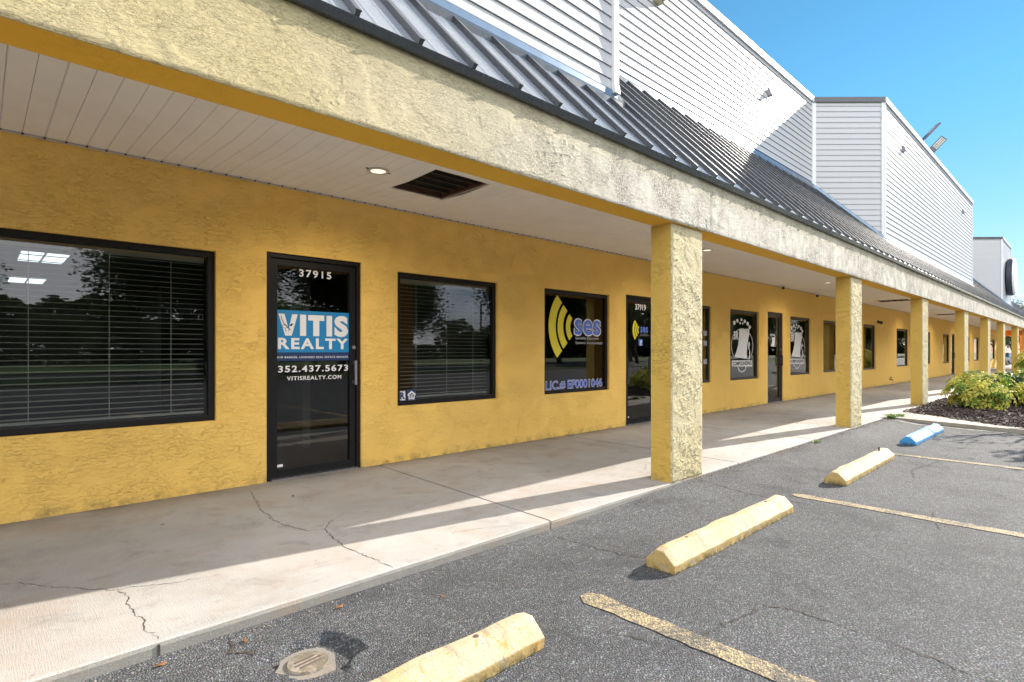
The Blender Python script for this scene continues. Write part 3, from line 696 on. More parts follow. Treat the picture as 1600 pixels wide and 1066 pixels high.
# interiors
def room(x0, x1, y1, zc, wallm, name='room_interior'):
    y0 = YW+.17; mb = MB()
    mb.quad((x0, y0, .0), (x1, y0, .0), (x1, y1, .0), (x0, y1, .0), 1); mb.quad((x0, y0, zc), (x0, y1, zc), (x1, y1, zc), (x1, y0, zc), 2)
    mb.quad((x0, y1, 0), (x1, y1, 0), (x1, y1, zc), (x0, y1, zc)); mb.quad((x0, y0, 0), (x0, y1, 0), (x0, y1, zc), (x0, y0, zc)); mb.quad((x1, y0, 0), (x1, y0, zc), (x1, y1, zc), (x1, y1, 0))
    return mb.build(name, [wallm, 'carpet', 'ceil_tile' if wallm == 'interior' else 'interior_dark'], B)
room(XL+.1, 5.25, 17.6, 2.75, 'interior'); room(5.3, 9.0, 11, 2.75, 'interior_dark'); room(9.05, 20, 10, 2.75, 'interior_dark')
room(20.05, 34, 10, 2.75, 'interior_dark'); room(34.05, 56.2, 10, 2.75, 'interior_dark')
mb = MB(); mb.box(1.75, 1.85, 5.62, 8.5, 0, 2.74); mb.build('partition', 'interior_dark', B)
mb = MB(); mb.box(3.0, 3.1, 7.0, 17, 0, 2.74); mb.build('partition', 'interior', B)
for i, (y0, y1) in enumerate(((11.0, 12.2), (14.9, 16.1))):
    t = thing('ceiling_troffer', ['nearer lit fluorescent ceiling panel seen through the big left window', 'farther lit fluorescent ceiling panel seen through the big left window'][i], 'ceiling light', (.76, (y0+y1)/2, 2.748), group='lit panels in the office ceiling')
    mb = MB(); ring_frame(mb, -.31, .31, 0, 0, .0, 0, 0) if False else None
    mb.box(-.30, .30, -.61, .61, -.02, 0); mb.build('frame', 'ceil_tile', t)
    for s_ in (-1, 1): mb = MB(); mb.box(min(s_*.02, s_*.28), max(s_*.02, s_*.28), -.58, .58, -.03, -.0215); mb.build('lens', 'troffer', t)
# blinds
def blind(x0, x1, z0, z1, label, cords):
    t = thing('window_blind', label, 'window blind', (x0, GY+.10, z0), group='horizontal blinds inside the office windows')
    L = x1-x0; s0 = None; n = int((z1-z0)/.0445)
    mb = MB(); r = []
    for k in range(5): u = -.024+.048*k/4; r.append((u, .004*(1-(u/.024)**2)))
    mb.v = [(0, u, v) for u, v in r]+[(L, u, v) for u, v in r]+[(0, u, v-.0022) for u, v in r]+[(L, u, v-.0022) for u, v in r]
    for k in range(4): mb.f += [(k, 5+k, 6+k, k+1), (10+k, 11+k, 16+k, 15+k)]; mb.mi += [0, 0]
    mb.f += [(0, 10, 15, 5), (4, 9, 19, 14)]; mb.mi += [0, 0]
    me = mb.mesh('slat', 'blind')
    for k in range(n):
        s_ = link('slat', me, t, (0, 0, .035+k*.0445)); s_.rotation_euler = (R(rng.gauss(4, 1.2)), 0, 0)
    mb = MB(); mb.box(0, L, -.026, .026, z1-z0-.03, z1-z0+.02); mb.build('headrail', 'blind', t)
    mb = MB(); mb.box(0, L, -.024, .024, -.005, .014); mb.build('bottom_rail', 'blind', t)
    for cx in cords:
        mb = MB(); mb.box(cx-x0-.003, cx-x0+.003, -.028, -.026, 0, z1-z0); mb.build('cord', 'blind', t)
blind(-.83, 1.48, .69, 2.06, 'white slatted blind hanging inside the widest window left of the blue sign door', (-.5, .28, .78, 1.22))
blind(3.48, 4.86, .70, 2.06, 'white slatted blind behind the window right of the blue sign door', (3.75, 4.2, 4.62))

# columns
COLX = [(-.80, -.20), (4.72, 5.315), (10.225, 10.825), (15.53, 16.15), (21.32, 22.02), (26.41, 27.09), (31.12, 31.80), (36.97, 37.6), (42.5, 43.1), (48.0, 48.6), (53.4, 54.0)]
for (a, b) in COLX:
    mb = MB(); mb.box(a, b, 2.776, 3.0, -.05 if a < 4 else -.02, 2.452, mats=[1, 1, 0, 1, 1, 1]); mb.build('column', ['col_front', 'col_side'], B, bevel=.008)
# beam
mb = MB(); mb.box(XL, 57.3, 2.735, 2.985, 2.45, 2.995, mats=[1, 1, 0, 1, 1, 1]); mb.build('beam', ['beam', 'beam_under'], B, bevel=.010)
def trowel(u, v, ang, fa, fb, seed, dense):
    """height 0..1 of hand-trowelled stucco: short raised ridges and flattened plates, in patches"""
    wx = noise.noise(Vector((u*5, v*5, seed)))*.035; wy = noise.noise(Vector((u*5, v*5, seed+9)))*.035
    c, s_ = math.cos(ang), math.sin(ang); a, b = (u+wx)*c+(v+wy)*s_, -(u+wx)*s_+(v+wy)*c
    zone = noise.noise(Vector((u*2.2, v*2.6, seed+3)))+.5*noise.noise(Vector((u*6, v*7, seed+4)))+dense
    zone = min(1, max(0, zone*1.8))
    n1 = noise.noise(Vector((a*fa, b*fb, seed)))
    r1 = max(0, 1-abs(n1-.08)/.13)*max(0, min(1, .5+1.6*noise.noise(Vector((a*fa*1.3, b*fb*.8, seed+20)))))
    n2 = noise.noise(Vector((a*fa*2.1, b*fb*1.9, seed+5)))
    r2 = max(0, 1-abs(n2)/.13)*max(0, min(1, .4+1.8*noise.noise(Vector((a*fa*1.7, b*fb*1.5, seed+30)))))
    pl = min(1, max(0, (noise.noise(Vector((u*7, v*9, seed+6)))-.02)*9))
    return zone*(r1+.6*r2)+.35*pl+.25*noise.noise(Vector((u*3, v*3, seed+7)))+.05*noise.noise(Vector((u*90, v*90, seed)))
def stucco_coat(x0, x1, z0, z1, yb, step, ht, mat, ang, fa, fb, seed, dense, name='stucco_coat'):
    nx, nz = int((x1-x0)/step), int((z1-z0)/step); mbs = MB()
    for j in range(nz+1):
        z = z0+(z1-z0)*j/nz
        for i in range(nx+1):
            x = x0+(x1-x0)*i/nx; e = min(1, i/2, (nx-i)/2, j/2, (nz-j)/2)
            mbs.v.append((x, yb-e*(.003+ht*max(-.2, trowel(x, z, ang, fa, fb, seed, dense))), z))
    mbs.f = [(j*(nx+1)+i, j*(nx+1)+i+1, (j+1)*(nx+1)+i+1, (j+1)*(nx+1)+i) for j in range(nz) for i in range(nx)]; mbs.mi = [0]*len(mbs.f)
    return mbs.build(name, mat, B, smooth=True)
stucco_coat(-.6, 5.4, 2.458, 2.985, 2.7345, .0060, .0046, 'beam_coat', .10, 9, 26, 1.5, .16)
stucco_coat(5.4, 13.0, 2.458, 2.985, 2.7345, .012, .0052, 'beam_coat', .10, 9, 24, 1.5, .18)
for k, (a, b) in enumerate(COLX[1:4]):
    stucco_coat(a+.008, b-.008, .0, 2.445, 2.7755, (.006, .010, .014)[k], (.0085, .010, .011)[k], 'col_coat', .75, 10, 30, 40+k*7, .55)
# end header and orange return at the far end
mb = MB(); mb.box(57.0, 57.3, 2.99, 5.43, 2.45, 3.0); o = mb.build('end_header', 'orange', B); tag(o, 'orange end header')
mb = MB(); mb.box(59.6, 60.0, 2.6, 6.6, 2.45, 3.2); o = mb.build('far_header', 'orange', B); tag(o, 'orange header past the end wall')
for y in (2.7, 4.05): mb = MB(); mb.box(59.6, 60.0, y, y+.3, -.05, 2.45); tag(mb.build('column', 'orange', B), 'orange column')
mb = MB(); mb.box(50.2, 53.0, YW-.012, YW-.002, 2.15, 2.8); tag(mb.build('wall_band', 'orange', B), 'orange band over far windows')

# soffit
PW = .1252
def soffit_profile(x, y):
    f = min(1, max(0, (y-2.985)/(5.43-2.985)))
    kink = f/.58 if f < .58 else (1-f)/.42
    a = .030*min(1, max(0, (x-.3)/.9))*min(1, max(0, (7-x)/3))*(1+.5*noise.noise(Vector((x*2.2, 1.7, 0))))
    return ZS - a*(kink**1.6) - .006*math.sin(math.pi*f)**2
VENT = [(2.865, 3.465, 3.955, 4.70), (20.4, 21.0, 4.03, 4.84), (29.8, 30.4, 4.15, 4.87)]
LIGHTS = [(2.514, 4.311), (8.25, 4.23), (14.17, 4.32), (20.3, 4.42), (26.2, 4.35), (32.1, 4.35), (38.0, 4.35), (44, 4.35)]
def soffit_strip(mb, x0, x1, drop, half=None):
    ya, yb = 2.985, 5.43
    for v in VENT:
        if x0 >= v[0]-.05 and x1 <= v[1]+.05:
            if half is None: return v
            ya, yb = (2.985, v[2]) if half == 0 else (v[3], 5.43)
    ys = [ya+(yb-ya)*k/14 for k in range(15)]
    e = .0075 if drop else .0022
    xs_ = [(x0, .008), (x0+e, 0), (x1-.0022, 0), (x1-.0008, .005)]
    for k in range(14):
        for q in range(3):
            (xa, da), (xb, db) = xs_[q], xs_[q+1]
            mb.quad((xa, ys[k], soffit_profile(xa, ys[k])+da), (xa, ys[k+1], soffit_profile(xa, ys[k+1])+da), (xb, ys[k+1], soffit_profile(xb, ys[k+1])+db), (xb, ys[k], soffit_profile(xb, ys[k])+db))
x = -.01-PW*16; k = 0
while x < 20.2:
    mb = MB()
    if soffit_strip(mb, x, x+PW, k % 2):
        for half in (0, 1): mb = MB(); soffit_strip(mb, x, x+PW, k % 2, half); mb.build('soffit_panel', 'soffit', B)
    else: mb.build('soffit_panel', 'soffit', B)
    x += PW; k += 1
mb = MB()
while x < 57:
    if soffit_strip(mb, x, x+PW, k % 2):
        for half in (0, 1): soffit_strip(mb, x, x+PW, k % 2, half)
    x += PW; k += 1
tag(mb.build('soffit_panel', 'soffit', B), kind='stuff')
mb = MB(); mb.box(-2.02, XL, 2.985, 5.43, ZS, ZS+.01); mb.build('soffit_board', 'soffit', B)
mb = MB(); mb.box(XL, XR, YW-.018, YW-.002, ZS-.016, ZS-.004)
for k in range(70):
    xx = -.01+PW*k; mb.box(xx-.006, xx+.006, YW-.026, YW-.0185, ZS-.013, ZS-.003, 1)
mb.build('soffit_trim', ['soffit_trim', 'void'], B)
# attic floor keeps the roof space dark
mb = MB(); mb.box(XL, 57, 2.99, 5.42, ZS+.30, ZS+.31); mb.build('attic_board', 'void', B)

# vents, each with its slats
for i, (x0, x1, y0, y1) in enumerate(VENT):
    t = thing('soffit_vent', ['large brown framed soffit vent beside the nearest downlight', 'soffit vent past the second pillar, seen as a dark strip', 'soffit vent past the third pillar, farthest dark strip'][i], 'vent', ((x0+x1)/2, (y0+y1)/2, ZS), group='vents in the walkway ceiling')
    hx, hy = (x1-x0)/2, (y1-y0)/2
    mb = MB(); mb.box(-hx, hx, -hy, hy, .05, .06); mb.build('screen', 'void', t)
    mb = MB()
    for s_ in (-1, 1): mb.box(s_*hx-.016, s_*hx+.016, -hy, hy, -.012, .05)
    mb.box(-hx+.016, hx-.016, -hy, -hy+.03, -.010, .05); mb.box(-hx+.016, hx-.016, hy-.03, hy, -.010, .05); mb.build('frame', 'brown', t)
    for k in range(4): mb = MB(); y = -hy+(k+1)*2*hy/5; mb.box(-hx+.016, hx-.016, y-.006, y+.006, .0, .03); mb.build('slat', 'bronze', t)
    for s_ in (-1, 1):
        mb = MB(); xx = s_*(hx+.055); mb.box(xx-.038, xx+.038, -hy-.02, hy+(.06 if i == 0 else 0), -.016, -.010); mb.box(xx-.038+(.070 if s_ > 0 else 0), xx-.032+(.070 if s_ > 0 else 0), -hy-.02, hy+.05, -.010, -.004); mb.build('trim_strip', 'soffit_trim', t)
for i, (x, y) in enumerate(LIGHTS):
    lab = ['nearest round recessed downlight, lit, beside the large vent', 'recessed downlight just behind the first pillar', 'recessed downlight left of the second pillar', 'recessed downlight between second and third pillars', 'recessed downlight beyond the third pillar',
           'recessed downlight beyond the fourth pillar', 'recessed downlight beyond the fifth pillar', 'farthest recessed downlight in the walkway ceiling'][i]
    zz = soffit_profile(x, y)
    t = thing('recessed_light', lab, 'ceiling light', (x, y, zz), group='recessed downlights in the walkway ceiling')
    mb = MB(); n = 28
    for k in range(n):
        a, b = 2*math.pi*k/n, 2*math.pi*(k+1)/n
        for (r0, z0, r1, z1) in ((.095, 0, .092, -.010), (.092, -.010, .070, -.012), (.070, -.012, .064, -.004)):
            mb.quad((r0*math.cos(a), r0*math.sin(a), z0), (r0*math.cos(b), r0*math.sin(b), z0), (r1*math.cos(b), r1*math.sin(b), z1), (r1*math.cos(a), r1*math.sin(a), z1))
    mb.build('trim_ring', 'can', t, smooth=True)
    mb = MB(); mb.tube([(0, 0, -.004), (0, 0, -.008)], .064, 24); mb.build('lens', 'canlamp', t)
    lp = bpy.data.lights.new('downlight', 'SPOT'); lp.energy = 24.0; lp.spot_size = R(165); lp.spot_blend = 1; lp.color = (1, .87, .68); lp.shadow_soft_size = .05
    lo = bpy.data.objects.new('downlight', lp); C.objects.link(lo); lo.parent = t; lo.location = (0, 0, -.03)
    for s_ in (-1, 1): mb = MB(); mb.box(s_*.105-.012, s_*.105+.012, -.006, .006, -.007, -.001); mb.build('clip', 'bronze', t)

# ---- roof
YE, ZE, PT = 2.70, 3.005, 1.06
rz = lambda y: ZE+PT*(y-YE)
sl_ = math.hypot(1, PT); nrm = Vector((0, -PT/sl_, 1/sl_))
roof = bpy.data.objects.new('metal_roof', None); C.objects.link(roof); roof.parent = B
RS = .3965
prof = [(0, 0), (.115, 0), (.128, .0045), (.141, 0), (.255, 0), (.268, .0045), (.281, 0), (RS, 0)]
mb = MB(); Y1R = 4.70
for (a, ha), (b, hb) in zip(prof, prof[1:]):
    P = lambda x, h, y: (x, y+nrm.y*h, rz(y)+nrm.z*h)
    mb.quad(P(a, ha, YE-.02), P(b, hb, YE-.02), P(b, hb, Y1R), P(a, ha, Y1R))
pan = mb.mesh('roof_pan', 'pan')
mb = MB(); h, wr = .040, .014
A = [(-wr, .001), (wr, .001), (wr, h), (-wr, h)]
mb.prism([(-wr, .001), (wr, .001), (wr, h*.8), (wr*1.25, h*.8), (wr*1.25, h), (-wr*1.25, h), (-wr*1.25, h*.8), (-wr, h*.8)], YE-.015, Y1R, lambda u, v, t_: (u, t_+nrm.y*v, rz(t_)+nrm.z*v))
rib = mb.mesh('roof_rib', 'roof')
x = 1.438-RS*16
while x < 57.2:
    link('roof_rib', rib, roof, (x, 0, 0)); link('roof_pan', pan, roof, (x, 0, 0)); x += RS
mb = MB(); mb.hexa([(XL, YE-.005, 2.945), (57.4, YE-.005, 2.945), (57.4, 2.76, 2.945), (XL, 2.76, 2.945), (XL, YE-.022, ZE-.014), (57.4, YE-.022, ZE-.014), (57.4, 2.76, ZE-.004), (XL, 2.76, ZE-.004)])
mb.build('eave_trim', 'roof', roof)
# ---- upper walls of lap siding
YA, YB, ZT = 3.48, 4.64, 7.10
def siding_wall(name, A_, B_, z0, cop, corner0=True, corner1=True, zt=ZT, seglen=3.66, flash_from=None):
    A_, B_ = Vector(A_), Vector(B_); L = (B_-A_).length; d = (B_-A_).normalized(); n = Vector((d.y, -d.x))
    pw = bpy.data.objects.new(name, None); C.objects.link(pw); pw.parent = B
    pt = lambda s_, o, z: (A_.x+d.x*s_+n.x*o, A_.y+d.y*s_+n.y*o, z)
    mb = MB(); mb.hexa([pt(0, -.15, z0-.8), pt(L, -.15, z0-.8), pt(L, -.001, z0-.8), pt(0, -.001, z0-.8), pt(0, -.15, zt), pt(L, -.15, zt), pt(L, -.001, zt), pt(0, -.001, zt)])
    mb.build('sheathing', 'trimwhite', pw, fix=True)
    H_ = .1275; nb = int(math.ceil((zt-z0)/H_)); c0, c1 = (.075 if corner0 else .004), (.075 if corner1 else .004)
    for k in range(nb):
        z1 = zt-k*H_; zb_ = z1-H_
        cuts = [c0]; s_ = ((k*1.37) % seglen)
        while s_ < L-.6:
            if s_ > .6: cuts.append(s_)
            s_ += seglen
        cuts.append(L-c1)
        for a, b in zip(cuts, cuts[1:]):
            mb = MB(); b2 = b-.0025
            mb.hexa([pt(a, 0, zb_+.004), pt(b2, 0, zb_+.004), pt(b2, .019, zb_), pt(a, .019, zb_), pt(a, 0, z1-.001), pt(b2, 0, z1-.001), pt(b2, .004, z1-.001), pt(a, .004, z1-.001)])
            mb.build('siding_board', 'siding', pw, fix=True)
    for on, s0, s1 in ((corner0, 0, .072), (corner1, L-.072, L)):
        if on:
            mb = MB(); mb.hexa([pt(s0, 0, z0-.4), pt(s1, 0, z0-.4), pt(s1, .026, z0-.4), pt(s0, .026, z0-.4), pt(s0, 0, zt), pt(s1, 0, zt), pt(s1, .026, zt), pt(s0, .026, zt)]); mb.build('corner_post', 'trimwhite', pw, fix=True)
    x0_, x1_ = (-.0, L+.0)
    mb = MB(); mb.hexa([pt(x0_, -.22, zt+.001), pt(x1_, -.22, zt+.001), pt(x1_, .05, zt-.045), pt(x0_, .05, zt-.045), pt(x0_, -.22, zt+.075), pt(x1_, -.22, zt+.075), pt(x1_, .055, zt+.07), pt(x0_, .055, zt+.07)])
    mb.build('coping', cop, pw, fix=True)  # white fronts, dark returns: one dark metal with its sky reflection painted in
    # flashing where the wall meets the metal roof
    ya, yb = A_.y-.0, B_.y-.0
    fl = lambda s_, o, dz: (lambda p: (p[0], p[1], rz(p[1])+dz))(pt(s_, o, 0))
    mb = MB(); mb.hexa([fl(0, .0, .03), fl(L, .0, .03), fl(L, .038, .06), fl(0, .038, .06), fl(0, .0, .13), fl(L, .0, .13), fl(L, .034, .115), fl(0, .034, .115)]); mb.build('flashing', 'flash', pw, fix=True)
    mb = MB(); mb.hexa([fl(0, .03, .0), fl(L, .03, .0), fl(L, .10, -.0), fl(0, .10, -.0), fl(0, .03, .062), fl(L, .03, .062), fl(L, .10, .06), fl(0, .10, .06)]); mb.build('roof_closure', 'roof', pw, fix=True)
    return pw
zA, zB = rz(YA), rz(YB)
siding_wall('upper_wall', (XL, YA), (4.80, YA), zA, 'trimwhite')
siding_wall('upper_wall', (4.80, YA), (5.96, YB), zA, 'roof')
siding_wall('upper_wall', (5.96, YB), (14.15, YB), zB, 'trimwhite', True, True)
siding_wall('upper_wall', (14.15, YB), (15.35, YA), zA, 'roof', True, True)
siding_wall('upper_wall', (15.35, YA), (28.5, YA), zA, 'trimwhite')
siding_wall('upper_wall', (28.5, YA), (29.7, YB), zA, 'roof')
siding_wall('upper_wall', (29.7, YB), (37.35, YB), zB, 'trimwhite')
siding_wall('upper_wall', (37.35, YB), (38.5, YA), zA, 'roof')
siding_wall('upper_wall', (38.5, YA), (42.5, YA), zA, 'trimwhite')
siding_wall('upper_wall', (42.5, YA), (43.7, YB), zA, 'roof')
siding_wall('upper_wall', (43.7, YB), (57, YB), zB, 'trimwhite', zt=5.6)
mb = MB(); mb.box(57.0, 57.2, 2.75, YB, 2.9, 3.0); mb.poly([(57.1, 2.7, 3.0), (57.1, YB, 3.0), (57.1, YB, 5.0)]); mb.poly([(XL, 2.7, 3.0), (XL, YB, 5.0), (XL, YB, 3.0)]); mb.build('gable_end', 'trimwhite', B)
mb = MB(); mb.box(XL, 57, YB+.2, 20, 4.9, 5.0); mb.build('flat_roof', 'trimwhite', B)

# downspout and fixtures on the upper walls
t = thing('downspout', 'white square downspout on the near white siding corner', 'downspout', (4.765, YA-.020, 3.99))
mb = MB(); mb.box(-.038, .038, -.030, 0, .0, 3.1); mb.build('pipe', 'trimwhite', t, bevel=.006)
mb = MB(); mb.hexa([(-.042, -.05, -.10), (.042, -.05, -.10), (.042, -.01, -.10), (-.042, -.01, -.10), (-.042, -.036, .0), (.042, -.036, 0), (.045, 0, 0), (-.045, 0, 0)]); mb.build('outlet', 'trimwhite', t, fix=True)
for i, (x, y, z, lb) in enumerate([(11.6, YB, 6.47, 'small grey wedge fixture high on the recessed white siding, nearest one'), (17.14, YA, 6.41, 'small grey fixture on the projecting siding, just right of its left corner'), (26.14, YA, 6.36, 'small grey fixture near the far end of the projecting siding')]):
    t = thing('wall_fixture', lb, 'wall light', (x, y-.017, z), group='small fixtures on the white siding')
    mb = MB(); mb.box(-.06, .06, -.012, 0, -.08, .08); mb.build('back_plate', 'greybox', t, bevel=.003)
    mb = MB(); mb.hexa([(-.06, -.085, -.06), (.06, -.085, -.06), (.05, -.012, -.07), (-.05, -.012, -.07), (-.03, -.03, .08), (.03, -.03, .08), (.03, -.012, .09), (-.03, -.012, .09)]); mb.build('hood', 'greybox', t, fix=True)
t = thing('wall_fixture', 'beige box fixture at the top edge, on the siding just right of the downspout', 'wall light', (7.42, YB-.017, 6.62), group='small fixtures on the white siding')
mb = MB(); mb.box(-.09, .09, -.10, 0, -.13, .2); mb.build('box', 'beigebox', t, bevel=.006)
mb = MB(); mb.box(-.07, .07, -.20, -.10, -.11, .02); mb.build('lamp_head', 'greybox', t, bevel=.006)

# LED area lights on the parapet
def floodlight(loc, rot, label, edge=False):
    t = thing('flood_light', label, 'flood light', loc, rot, 'flood lights on the parapet')
    mb = MB(); mb.tube([(0, 0, -2.5), (0, .02, .12), (.05, .04, .20), (.12, .05, .22), (.17, .05, .30)], .022, 8); mb.build('bracket', 'greybox', t, smooth=True)
    q = Matrix.Rotation(.35 if not edge else 1.25, 3, 'X'); ax = Vector((.50, -.48, .72)).normalized(); base = Vector((.17, .06, .31)) if not edge else Vector((.17, .06, .31))
    sd = ax.cross(Vector((0, 0, 1))).normalized(); sd = Matrix.Rotation(0 if not edge else 1.35, 3, ax) @ sd; up = sd.cross(ax)
    P = lambda l, s_, u: base+ax*l+sd*s_+up*u
    def bx(l0, l1, s0, s1, u0, u1, nm, mt):
        mb = MB(); mb.hexa([P(l0, s0, u0), P(l1, s0, u0), P(l1, s1, u0), P(l0, s1, u0), P(l0, s0, u1), P(l1, s0, u1), P(l1, s1, u1), P(l0, s1, u1)]); mb.build(nm, mt, t, fix=True, bevel=.004)
    bx(0, .70, -.11, .11, -.02, .025, 'head', 'postgrey')
    for k in range(3):
        for s_ in (-1, 1): bx(.22, .66, -.080+k*.06, -.040+k*.06, s_*.026-.004, s_*.026+.001, 'led_strip', 'led')
    return t
floodlight((22.05, YA+.40, 7.80), 0, 'grey panel flood light above the white parapet, showing its lens strips')
t = floodlight((23.0, YA+.40, 7.60), 0, 'second flood light above the parapet, seen edge on as a thin blade', True)

# round sign
t = thing('round_sign', 'round white faced sign with thick dark drum on the far white parapet', 'sign', (40.45, YA-.02, 5.25))
mb = MB(); mb.tube([(0, -.0, 0), (0, -.06, 0), (0, -.28, 0)], [.9, 1.0, 1.0], 48); mb.build('drum', 'signblack', t)
mb = MB(); mb.tube([(0, -.281, 0), (0, -.33, 0), (0, -.36, 0)], [1.0, .97, .86], 48); mb.build('face', 'signwhite', t)

# cameras, spotlight and tap on the wall
for i, (x, z, lb) in enumerate([(14.13, 2.80, 'small dark camera under the ceiling above the glass door with the white emblem'), (16.5, 2.775, 'small dark camera under the ceiling just left of the second pillar')]):
    t = thing('security_camera', lb, 'security camera', (x, YW-.14, z+.02), group='cameras under the walkway ceiling')
    mb = MB(); mb.tube([(0, 0, .0), (0, 0, -.03)], [.055, .05], 14); mb.build('base', 'white', t)
    mb = MB(); mb.tube([(-.06, -.03, -.06), (-.02, -.01, -.055), (.07, .02, -.05)], [.032, .036, .030], 12); mb.build('body', 'bronze', t)
    mb = MB(); mb.tube([(.12, .05, -.01), (.12, .05, -.045)], [.03, .022], 10); mb.build('junction', 'soffit_trim', t)
t = thing('wall_spotlight', 'small dark spotlight on the wall right of a window beyond the second pillar', 'wall light', (23.1, YW, 2.28))
mb = MB(); mb.box(-.05, .05, -.03, 0, -.05, .05); mb.build('base', 'bronze', t); mb = MB(); mb.tube([(0, -.03, 0), (-.05, -.14, -.04)], [.03, .06], 12); mb.build('head', 'bronze', t)
t = thing('hose_tap', 'hose tap low on the yellow wall beyond the second pillar', 'tap', (24.7, YW, .19))
mb = MB(); mb.tube([(0, 0, 0), (0, -.09, 0), (0, -.11, -.06)], [.02, .02, .018], 8); mb.build('spout', 'bronze', t); mb = MB(); mb.tube([(0, -.06, .02), (0, -.06, .07)], .012, 8); mb.tube([(0, -.06, .07), (0, -.06, .085)], .045, 10); mb.build('handle', 'slot', t)

# ------------------------------------------------------------------ plants
def bush(name, loc, rx, ry, h, mats, n, seed, label, leaflen=.125, cat='bush', group='shrubs in the planting islands', density=7):
    r = random.Random(seed); t = thing(name, label, cat, loc, 0, group)
    mb = MB()
    for k in range(9):
        a = r.uniform(0, 6.3); q = r.uniform(.2, .7)
        mb.tube([(r.gauss(0, .05), r.gauss(0, .05), -.03), (math.cos(a)*rx*q*.5, math.sin(a)*ry*q*.5, h*.35), (math.cos(a)*rx*q, math.sin(a)*ry*q, h*.7)], [.016, .012, .006], 5)
    mb.build('stem', 'bark', t)
    mb = MB()
    for k in range(n):
        while True:
            p = Vector((r.uniform(-1, 1), r.uniform(-1, 1), r.uniform(-.7, 1)))
            if .35 < p.length < 1: break
        lump = 1+.45*noise.noise(p*2.1+Vector((seed, 0, 0)))
        c = Vector((p.x*rx*lump, p.y*ry*lump, h*.52+p.z*h*.5*lump))
        if c.z < .03: c.z = .03+abs(c.z)*.3
        out = Vector((p.x, p.y, p.z*.6+.5)).normalized(); u = out.orthogonal().normalized(); v = out.cross(u)
        a0 = r.uniform(0, 6.3); m_ = 0 if r.random() < .72 else 1; sc_ = r.uniform(.7, 1.2)
        for j in range(density):
            a = a0+j*6.2832/density+r.gauss(0, .12); d = (u*math.cos(a)+v*math.sin(a)); side = out.cross(d)
            L = leaflen*sc_*r.uniform(.8, 1.1); W_ = L*.20; dr = r.uniform(.1, .5)
            b0 = c+d*L*.12; mid = c+d*L*.55+out*L*.06; tip = c+d*L-out*L*dr*.6
            mb.poly([b0, mid-side*W_-out*L*.03, tip], m_); mb.poly([b0, tip, mid+side*W_-out*L*.03], m_)
    mb.build('foliage', mats, t); return t
bush('variegated_shrub', (15.0, 1.70, .02), .62, .55, .78, ['leaf_y', 'leaf_g'], 430, 1, 'big yellow-green variegated shrub at the tip of the near mulch bed')
bush('variegated_shrub', (16.6, 1.35, .03), .55, .5, .70, ['leaf_d', 'leaf_g'], 300, 2, 'dark green shrub between the two yellow-green shrubs in the near bed')
bush('variegated_shrub', (17.3, .95, .03), .75, .6, .80, ['leaf_y', 'leaf_g'], 420, 3, 'yellow-green variegated shrub cut by the right edge of the picture')
bush('variegated_shrub', (15.75, .75, .03), .55, .45, .62, ['leaf_y', 'leaf_g'], 300, 4, 'low yellow-green shrub at the right edge nearest the asphalt')
bush('variegated_shrub', (35.2, 2.1, .08), .9, .7, 1.15, ['leaf_y', 'leaf_g'], 260, 5, 'green and yellow shrub in the second, farther planting island', .16)
bush('variegated_shrub', (37.5, 1.3, .08), 1.0, .8, 1.1, ['leaf_d', 'leaf_g'], 220, 6, 'dark shrub at the back of the farther planting island', .16)
def tuft(loc, n, h, seed, label):
    r = random.Random(seed); mb = MB()
    for k in range(n):
        a = r.uniform(0, 6.3); d = Vector((math.cos(a), math.sin(a), 0)); s_ = Vector((-d.y, d.x, 0)); b = d*r.uniform(0, .05); L = h*r.uniform(.6, 1.3); w_ = .006
        m1 = b+d*L*.5+Vector((0, 0, L*.6)); tp = b+d*L*1.2+Vector((0, 0, L*r.uniform(.2, .8)))
        mb.quad(b-s_*w_, b+s_*w_, m1+s_*w_, m1-s_*w_); mb.poly([m1-s_*w_, m1+s_*w_, tp])
    o = mb.build('weed_tuft', 'leaf_g'); o.location = loc; tag(o, label, 'weed', 'weeds along the kerb')
tuft((12.35, 2.68, -.02), 130, .11, 1, 'green weed tuft where the sidewalk meets the island concrete')
tuft((12.75, 2.62, -.02), 70, .08, 2, 'smaller weed spreading right of the tuft on the island concrete')
tuft((8.35, 2.70, -.02), 26, .045, 3, 'tiny dry weed in the kerb gap before the second pillar')
# dry leaves and grit
def dry(x, y, z, s_, rz_, label):
    mb = MB(); P = [(-s_, 0, .002), (-s_*.3, s_*.4, .006), (s_*.5, s_*.3, .004), (s_, 0, .012), (s_*.4, -s_*.35, .004), (-s_*.4, -s_*.3, .007)]
    mb.poly([(p[0], p[1], p[2]) for p in P]); o = mb.build('dry_leaf', 'deadleaf'); o.location = (x, y, z); o.rotation_euler = (.1, .1, rz_); tag(o, label, 'leaf', 'dry leaves on the pavement')
dry(1.33, 2.66, -.06, .028, .4, 'rust brown leaf curled against the kerb above the round cover')
dry(.87, 2.64, -.06, .022, 1.4, 'small reddish leaf at the head of the crack by the round cover')
dry(1.78, 2.40, -.06, .018, 2.0, 'pale brown leaf on the asphalt between the kerb and the nearest wheel stop')
dry(.55, 2.68, -.06, .026, .2, 'brown leaf lying in the gutter at the lower left')
dry(1.95, 4.75, .002, .022, .9, 'tiny brown leaf on the shaded sidewalk before the blue sign door')
dry(.95, 4.6, .002, .014, .3, 'dark crumb of leaf on the shaded sidewalk under the big window')
dry(4.55, 4.95, .002, .012, .3, 'black leaf crumb on the shaded sidewalk near the wall, left of the first pillar')
mb = MB(); r = random.Random(11)
